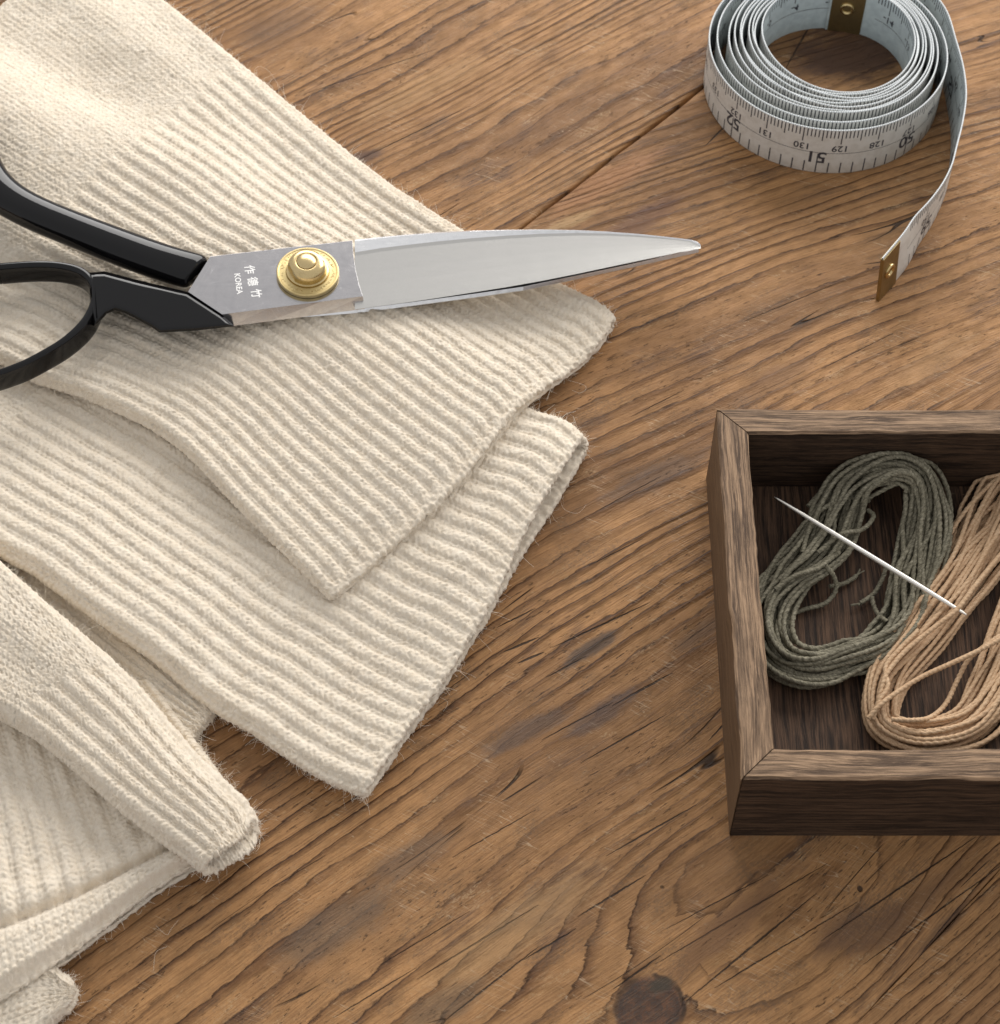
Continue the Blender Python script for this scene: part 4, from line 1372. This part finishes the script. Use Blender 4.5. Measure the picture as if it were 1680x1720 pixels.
g = 0.16
xi0, xi1, yi0, yi1 = TX0 + TRW, TX1 - TRW, TY0 + TRW, TY1 - TRW
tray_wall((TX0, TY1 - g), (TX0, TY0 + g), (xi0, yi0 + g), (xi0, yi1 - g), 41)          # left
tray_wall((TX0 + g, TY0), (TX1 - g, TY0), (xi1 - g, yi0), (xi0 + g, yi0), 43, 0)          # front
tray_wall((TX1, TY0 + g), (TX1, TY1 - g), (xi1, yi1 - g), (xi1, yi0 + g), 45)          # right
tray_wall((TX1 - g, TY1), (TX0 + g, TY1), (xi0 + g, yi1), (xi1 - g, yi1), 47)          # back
V = []; gu = []; gv = []
nx, ny = 24, 24
for j in range(ny):
    for i in range(nx):
        x = xi0 + 0.05 + (xi1 - xi0 - 0.1) * i / (nx - 1); y = yi0 + 0.05 + (yi1 - yi0 - 0.1) * j / (ny - 1)
        V.append((x, y, TRF)); gu.append(y); gv.append(x)
nf = len(V)
V += [(v_[0], v_[1], 2.0) for v_ in V]; gu += gu; gv += gv
F = np.vstack([grid_faces(ny, nx), grid_faces(ny, nx, off=nf)[:, ::-1]])
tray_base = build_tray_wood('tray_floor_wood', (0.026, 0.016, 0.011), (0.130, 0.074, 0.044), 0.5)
fl = np_mesh('tray_floor', V, F, tray, [tray_base], True, attrs=dict(gu=gu, gv=gv, gw=np.full(2 * nf, 7.7)))

# ------------------------------------------------------------------ embroidery floss
def thread_mat(name, c1, c2, c3):
    b = NB(name)
    o = b.obj()
    n1 = b.noise(o, 1.6, 3, 0.6); n2 = b.noise(o, 9.0, 2, 0.6); n3 = b.noise(o, 0.12, 2, 0.5)
    c = b.mix(b.step(n1, 0.35, 0.68), c1, c2)
    c = b.mix(b.step(n2, 0.5, 0.72, 0.0, 0.45), c, c3)
    fb = b.noise(b.vec(b.mth('MULTIPLY', b.attr('ply'), 3.0), b.mth('MULTIPLY', b.attr('run'), 1.1)), 1, 3, 0.7)
    c = b.mix(b.step(fb, 0.40, 0.68, 0.0, 0.7), c, c3)
    c = b.mix(b.step(fb, 0.47, 0.30, 0.0, 0.6), c, tuple(x * 0.6 for x in c1))
    c = b.mix(b.step(n3, 0.45, 0.65, 0.0, 0.3), c, c1)
    b.set(Base_Color=c, Roughness=0.62, Normal=b.bump(b.mth('ADD', fb, b.mth('MULTIPLY', n2, 0.3)), 0.12, 0.8), Specular_IOR_Level=0.2)
    return b.m


olive_m = thread_mat('olive_cotton', (0.070, 0.061, 0.038), (0.185, 0.165, 0.110), (0.44, 0.40, 0.295))
tan_m = thread_mat('tan_cotton', (0.46, 0.285, 0.155), (0.60, 0.40, 0.235), (0.72, 0.53, 0.35))


PLY = {}


def rope(P, r0, pitch, closed=False, phase=0.0, m=9, taper=0.0):
    P = np.asarray(P, float)
    n = len(P)
    if closed:
        T = np.roll(P, -1, 0) - np.roll(P, 1, 0)
    else:
        T = np.gradient(P, axis=0)
    T /= np.linalg.norm(T, axis=1)[:, None]
    up = np.array([0, 0, 1.0])
    N = np.cross(up, T); nn = np.linalg.norm(N, axis=1)[:, None]
    N = np.where(nn < 1e-3, np.array([1.0, 0, 0]), N / np.maximum(nn, 1e-6))
    B = np.cross(T, N)
    seg = np.linalg.norm(np.diff(P, axis=0), axis=1)
    s = np.r_[0, np.cumsum(seg)]
    tw = 2 * math.pi * s / pitch
    if closed:
        tot = s[-1] + np.linalg.norm(P[0] - P[-1])
        tw = 2 * math.pi * round(tot / pitch) * s / tot
    ph = np.linspace(0, 2 * math.pi, m, endpoint=False)
    ang = ph[None] - (tw + phase)[:, None]
    rr = r0 * (0.72 + 0.32 * np.abs(np.cos(ang)) ** 0.9)
    if taper:
        rr = rr * (1 + 0.0 * s[:, None])
    V = P[:, None] + N[:, None] * (rr * np.cos(ph)[None])[..., None] + B[:, None] * (rr * np.sin(ph)[None])[..., None]
    V = V.reshape(-1, 3)
    PLY['v'] = ((np.cos(ang) + 2.0) * 1.6 + phase * 7).ravel(); PLY['s'] = np.repeat(s, m) + 31.0 * phase
    if closed:
        idx = np.arange(n * m).reshape(n, m)
        i2 = np.roll(idx, -1, 0); j = np.roll(idx, -1, 1); k = np.roll(i2, -1, 1)
        F = np.stack([idx, j, k, i2], -1).reshape(-1, 4)
    else:
        F = grid_faces(n, m, True)
    return V, F


def fourier(n, amps, r):
    t = np.linspace(0, 2 * math.pi, n, endpoint=False)
    out = np.zeros(n)
    for k, a in enumerate(amps, 1):
        out += a * np.sin(k * t + r.uniform(0, 6.28)) * r.uniform(0.5, 1)
    return out


def skein(root, mat, centre_px, zmid, widths, heights, nst, r0, seed, wander, zfloor, lift=None):
    """closed bundle of strands following a loop of photo points"""
    r = np.random.default_rng(seed)
    n = 520
    lift = lift or [0.0] * len(centre_px)
    P = catmull([U(x, y, zmid + l_) for (x, y), l_ in zip(centre_px, lift)], n, True)
    Wd = catmull([(w, h) for w, h in zip(widths, heights)], n, True)
    T = np.roll(P, -1, 0) - np.roll(P, 1, 0); T /= np.linalg.norm(T, axis=1)[:, None]
    N = np.stack([-T[:, 1], T[:, 0], np.zeros(n)], 1)
    fz = []
    for k in range(nst):
        # even spread over the bundle's cross-section
        f = (k + 0.5) / nst
        rad = math.sqrt(f); an = k * 2.39996
        a = rad * math.cos(an) + fourier(n, wander, r); b_ = rad * math.sin(an) + fourier(n, wander, r)
        mag = np.sqrt(a * a + b_ * b_); sc_ = np.where(mag > 1.08, 1.08 / mag, 1.0)
        a, b_ = a * sc_, b_ * sc_
        Q = P + N * (a * Wd[:, 0])[:, None]
        Q[:, 2] = zfloor + r0 + Wd[:, 1] * (1 + b_) + P[:, 2] - zmid
        over = np.maximum(Q[:, 1] - (TY1 - TRW - 0.75), 0)
        Q[:, 1] -= over; Q[:, 2] += over * 0.55
        Q = catmull(Q[::4], int(np.linalg.norm(np.diff(Q, axis=0), axis=1).sum() / 0.42), True)
        V, F = rope(Q, r0 * r.uniform(0.9, 1.08), 3.3 * r.uniform(0.85, 1.15), True, r.uniform(0, 6.28))
        np_mesh('thread_strand', V, F, root, [mat], True, attrs=dict(ply=PLY['v'], run=PLY['s']))
        i_ = r.integers(0, len(V), 70); fz.append((V[i_], V[i_] - Q[np.minimum(i_ // 9, len(Q) - 1)]))
    P0 = np.vstack([f_[0] for f_ in fz]); N0 = np.vstack([f_[1] for f_ in fz]); N0 /= np.linalg.norm(N0, axis=1)[:, None]
    m = len(P0); K = 5
    d = N0 * 0.4 + r.normal(0, 0.8, (m, 3)); d /= np.linalg.norm(d, axis=1)[:, None]
    cur = P0 - N0 * 0.05; pts = np.zeros((m, K, 3)); pts[:, 0] = cur
    ln = r.gamma(2.0, 0.28, m)
    for k in range(1, K):
        d = d + r.normal(0, 0.25, (m, 3)); d /= np.linalg.norm(d, axis=1)[:, None]
        cur = cur + d * (ln / (K - 1))[:, None]; pts[:, k] = cur
    hc_ = bpy.data.hair_curves.new('thread_fuzz')
    hc_.add_curves([K] * m)
    hc_.attributes['position'].data.foreach_set('vector', (pts * MM).astype(np.float32).ravel())
    hc_.attributes.new('radius', 'FLOAT', 'POINT').data.foreach_set('value', np.full(m * K, 0.016 * MM, np.float32))
    hc_.materials.append(mat)
    fo = bpy.data.objects.new('thread_fuzz', hc_)
    COL.objects.link(fo); fo.parent = root; fo.location = -root.location; fo['kind'] = 'stuff'


def loose(root, mat, pts, r0, name='loose_strand', pitch=2.3, split=False):
    Q = [U(x, y, z) for x, y, z in pts]
    C = catmull(Q, max(12, int(sum(np.linalg.norm(np.array(Q[i + 1]) - np.array(Q[i])) for i in range(len(Q) - 1)) / 0.28)))
    V, F = rope(C, r0, pitch)
    o_ = np_mesh(name, V, F, root, [mat], True, attrs=dict(ply=PLY['v'], run=PLY['s']))
    if split:                                                           # frayed tip
        parts = []
        for k in range(4):
            d = C[-1] - C[-4]; d /= np.linalg.norm(d)
            j = rng.normal(0, 0.45, 3); j[2] = abs(j[2]) * 0.4
            e = [C[-1] - d * 0.4, C[-1] + d * 0.7 + j * 0.5, C[-1] + d * 1.5 + j * 1.6]
            parts.append(rope(catmull(e, 9), r0 * 0.34, 1.5, m=6))
        off = 0; VV = []; FF = []
        for v_, f_ in parts:
            VV.append(v_); FF.append(f_ + off); off += len(v_)
        np_mesh('frayed_tip', np.vstack(VV), np.vstack(FF), o_, [mat], True)


def Z6(x, y):                                                           # points read off an enlarged crop of the photo
    return (1250 + x / 3.072, 720 + y / 3.072)


olive = empty('thread_skein', 'dark olive green embroidery thread skein bent into a loop in the tray', 'thread', U(1440, 950, TRF))
oc = [(800, 195), (920, 260), (955, 420), (925, 600), (880, 800), (835, 975), (715, 1110), (540, 1190), (370, 1235), (215, 1190), (140, 1060), (145, 920), (225, 780), (345, 670), (430, 560), (480, 430), (540, 310), (660, 225)]
ow = [5.0, 5.0, 5.0, 5.0, 5.4, 5.6, 5.4, 5.0, 5.0, 5.0, 4.2, 4.2, 4.8, 5.0, 5.6, 6.0, 6.0, 5.4]
oh = [2.8] * 18
skein(olive, olive_m, [Z6(*p_) for p_ in oc], TRF + 3.5, ow, oh, 36, 0.58, 71, (0.30, 0.24, 0.18, 0.13, 0.09), TRF,
      [8.5, 7, 4, 1.5, 0, 0, 0, 0, 0, 0, 0, 0, 0.5, 1, 1.5, 3, 5, 7.5])
zt = TRF + 7.2
for pts, sp in (([(300, 640, 0), (350, 480, 0), (420, 405, .4), (530, 360, .6), (650, 372, .2)], False),
                ([(380, 640, 0), (500, 545, .8), (610, 520, .6), (668, 455, .2), (640, 420, -.5)], False),
                ([(330, 400, 0), (430, 300, .4), (560, 250, .5), (680, 240, .2)], False),
                ([(420, 705, .2), (462, 760, -1.5), (474, 830, -4), (420, 900, -5.5), (320, 930, -6), (240, 960, -6)], False),
                ([(160, 830, 0), (260, 760, .6), (380, 720, .6), (450, 670, .0), (490, 640, -1)], False),
                ([(440, 815, -5.2), (510, 800, -5.8), (560, 775, -6.0), (580, 757, -6.0)], True),
                ([(735, 700, -2), (715, 770, -4), (670, 850, -5.6), (600, 900, -6.0)], True),
                ([(660, 870, -5.2), (672, 920, -5.0), (695, 960, -3.5), (740, 1000, -1)], False)):
    loose(olive, olive_m, [(*Z6(x, y), zt + z) for x, y, z in pts], 0.56, split=sp)

tan = empty('thread_skein', 'light tan embroidery thread skein in the tray beside the green one', 'thread', U(1600, 1130, TRF))
tc = [(1482, 1205), (1492, 1140), (1545, 1068), (1605, 985), (1660, 900), (1725, 815), (1800, 770), (1850, 810), (1832, 890), (1772, 970), (1726, 1058), (1684, 1146), (1632, 1214), (1560, 1236), (1510, 1230)]
tw_ = [3.4, 5.0, 7.0, 8.4, 9.0, 8.0, 6.5, 6.0, 6.5, 7.6, 8.2, 7.2, 5.8, 4.4, 3.4]
th_ = [2.6, 2.8, 3.0, 3.0, 3.0, 3.0, 2.8, 2.8, 2.8, 2.8, 2.6, 2.6, 2.6, 2.6, 2.6]
skein(tan, tan_m, tc, TRF + 3.5, tw_, th_, 54, 0.54, 77, (0.24, 0.20, 0.14, 0.09, 0.05), TRF)
for pts in ([(640, 1495, 0), (720, 1410, 1.0), (900, 1290, .6), (1060, 1215, .4), (1200, 1150, .4), (1330, 1080, .6), (1460, 990, 0)],
            [(760, 1500, 0), (870, 1505, .4), (960, 1490, -2), (1040, 1420, -4), (1100, 1300, -4), (1160, 1190, -2), (1260, 1110, .2), (1400, 1020, 0)],
            [(690, 1420, 0), (720, 1300, .8), (760, 1230, .8), (850, 1130, 1.0), (1000, 1010, .8), (1100, 930, 1), (1200, 800, .8), (1330, 640, .3)],
            [(660, 1500, -.5), (700, 1400, .6), (740, 1330, .8), (730, 1230, .6), (800, 1140, .6), (900, 1040, .6)]):
    loose(tan, tan_m, [(*Z6(x, y), zt + z) for x, y, z in pts], 0.58)

# ------------------------------------------------------------------ needle
na = U(1300.5, 834.5, TRF + 10.2); nb_ = U(1624, 1033, TRF + 7.6)
d = nb_ - na; Ln = np.linalg.norm(d); d /= Ln
prof = [(0.0, 0.05), (0.02, 0.20), (0.06, 0.30), (0.14, 0.43), (0.3, 0.53), (0.6, 0.56), (0.82, 0.54), (0.9, 0.48), (0.97, 0.36), (0.995, 0.22), (1.0, 0.08)]
side = np.cross(d, [0, 0, 1.0]); side /= np.linalg.norm(side); up = np.cross(side, d)
secs = [[na + d * Ln * f + side * (r_ * math.cos(a_)) + up * (r_ * math.sin(a_)) for a_ in np.linspace(0, 2 * math.pi, 20, endpoint=False)] for f, r_ in prof]
V, F = loft(secs)
nm = NB('pale_nickel')
nm.set(Base_Color=(0.90, 0.86, 0.78), Metallic=0.6, Roughness=0.33)
nd = np_mesh('sewing_needle', V, F, None, [nm.m], True)
nd['label'] = 'long pale metal needle lying across the green and tan thread skeins'
nd['category'] = 'needle'
fix_normals(nd)

# ------------------------------------------------------------------ stray wool hairs on the table
lint = []
for pts in ([(425, 132), (432, 112), (452, 120), (478, 160), (492, 192)], [(693, 332), (698, 318), (706, 330), (712, 345)], [(905, 628), (960, 640), (985, 650), (975, 660), (960, 655)],
            [(940, 835), (948, 855), (970, 862), (985, 848)], [(262, 1555), (280, 1570), (288, 1560), (300, 1545)], [(258, 1630), (262, 1600), (280, 1590)],
            [(815, 1025), (840, 1035), (858, 1042)], [(738, 1170), (752, 1180), (745, 1195)], [(325, 1465), (345, 1480), (360, 1478)]):
    lint.append(catmull([U(x, y, 0.5 + 0.8 * (k % 2)) for k, (x, y) in enumerate(pts)], 16))
hc = bpy.data.hair_curves.new('wool_lint')
hc.add_curves([16] * len(lint))
hc.attributes['position'].data.foreach_set('vector', (np.vstack(lint) * MM).astype(np.float32).ravel())
ra = hc.attributes.new('radius', 'FLOAT', 'POINT')
ra.data.foreach_set('value', np.full(16 * len(lint), 0.018 * MM, np.float32))
hc.materials.append(fuzz_mat)
lo = bpy.data.objects.new('wool_lint', hc)
COL.objects.link(lo)
lo['label'] = 'loose pale wool hairs shed on the table near the cuffs'
lo['category'] = 'lint'
lo['kind'] = 'stuff'

tot = sum(len(o_.data.polygons) * 2 for o_ in bpy.data.objects if o_.type == 'MESH')
print('triangles about', tot)
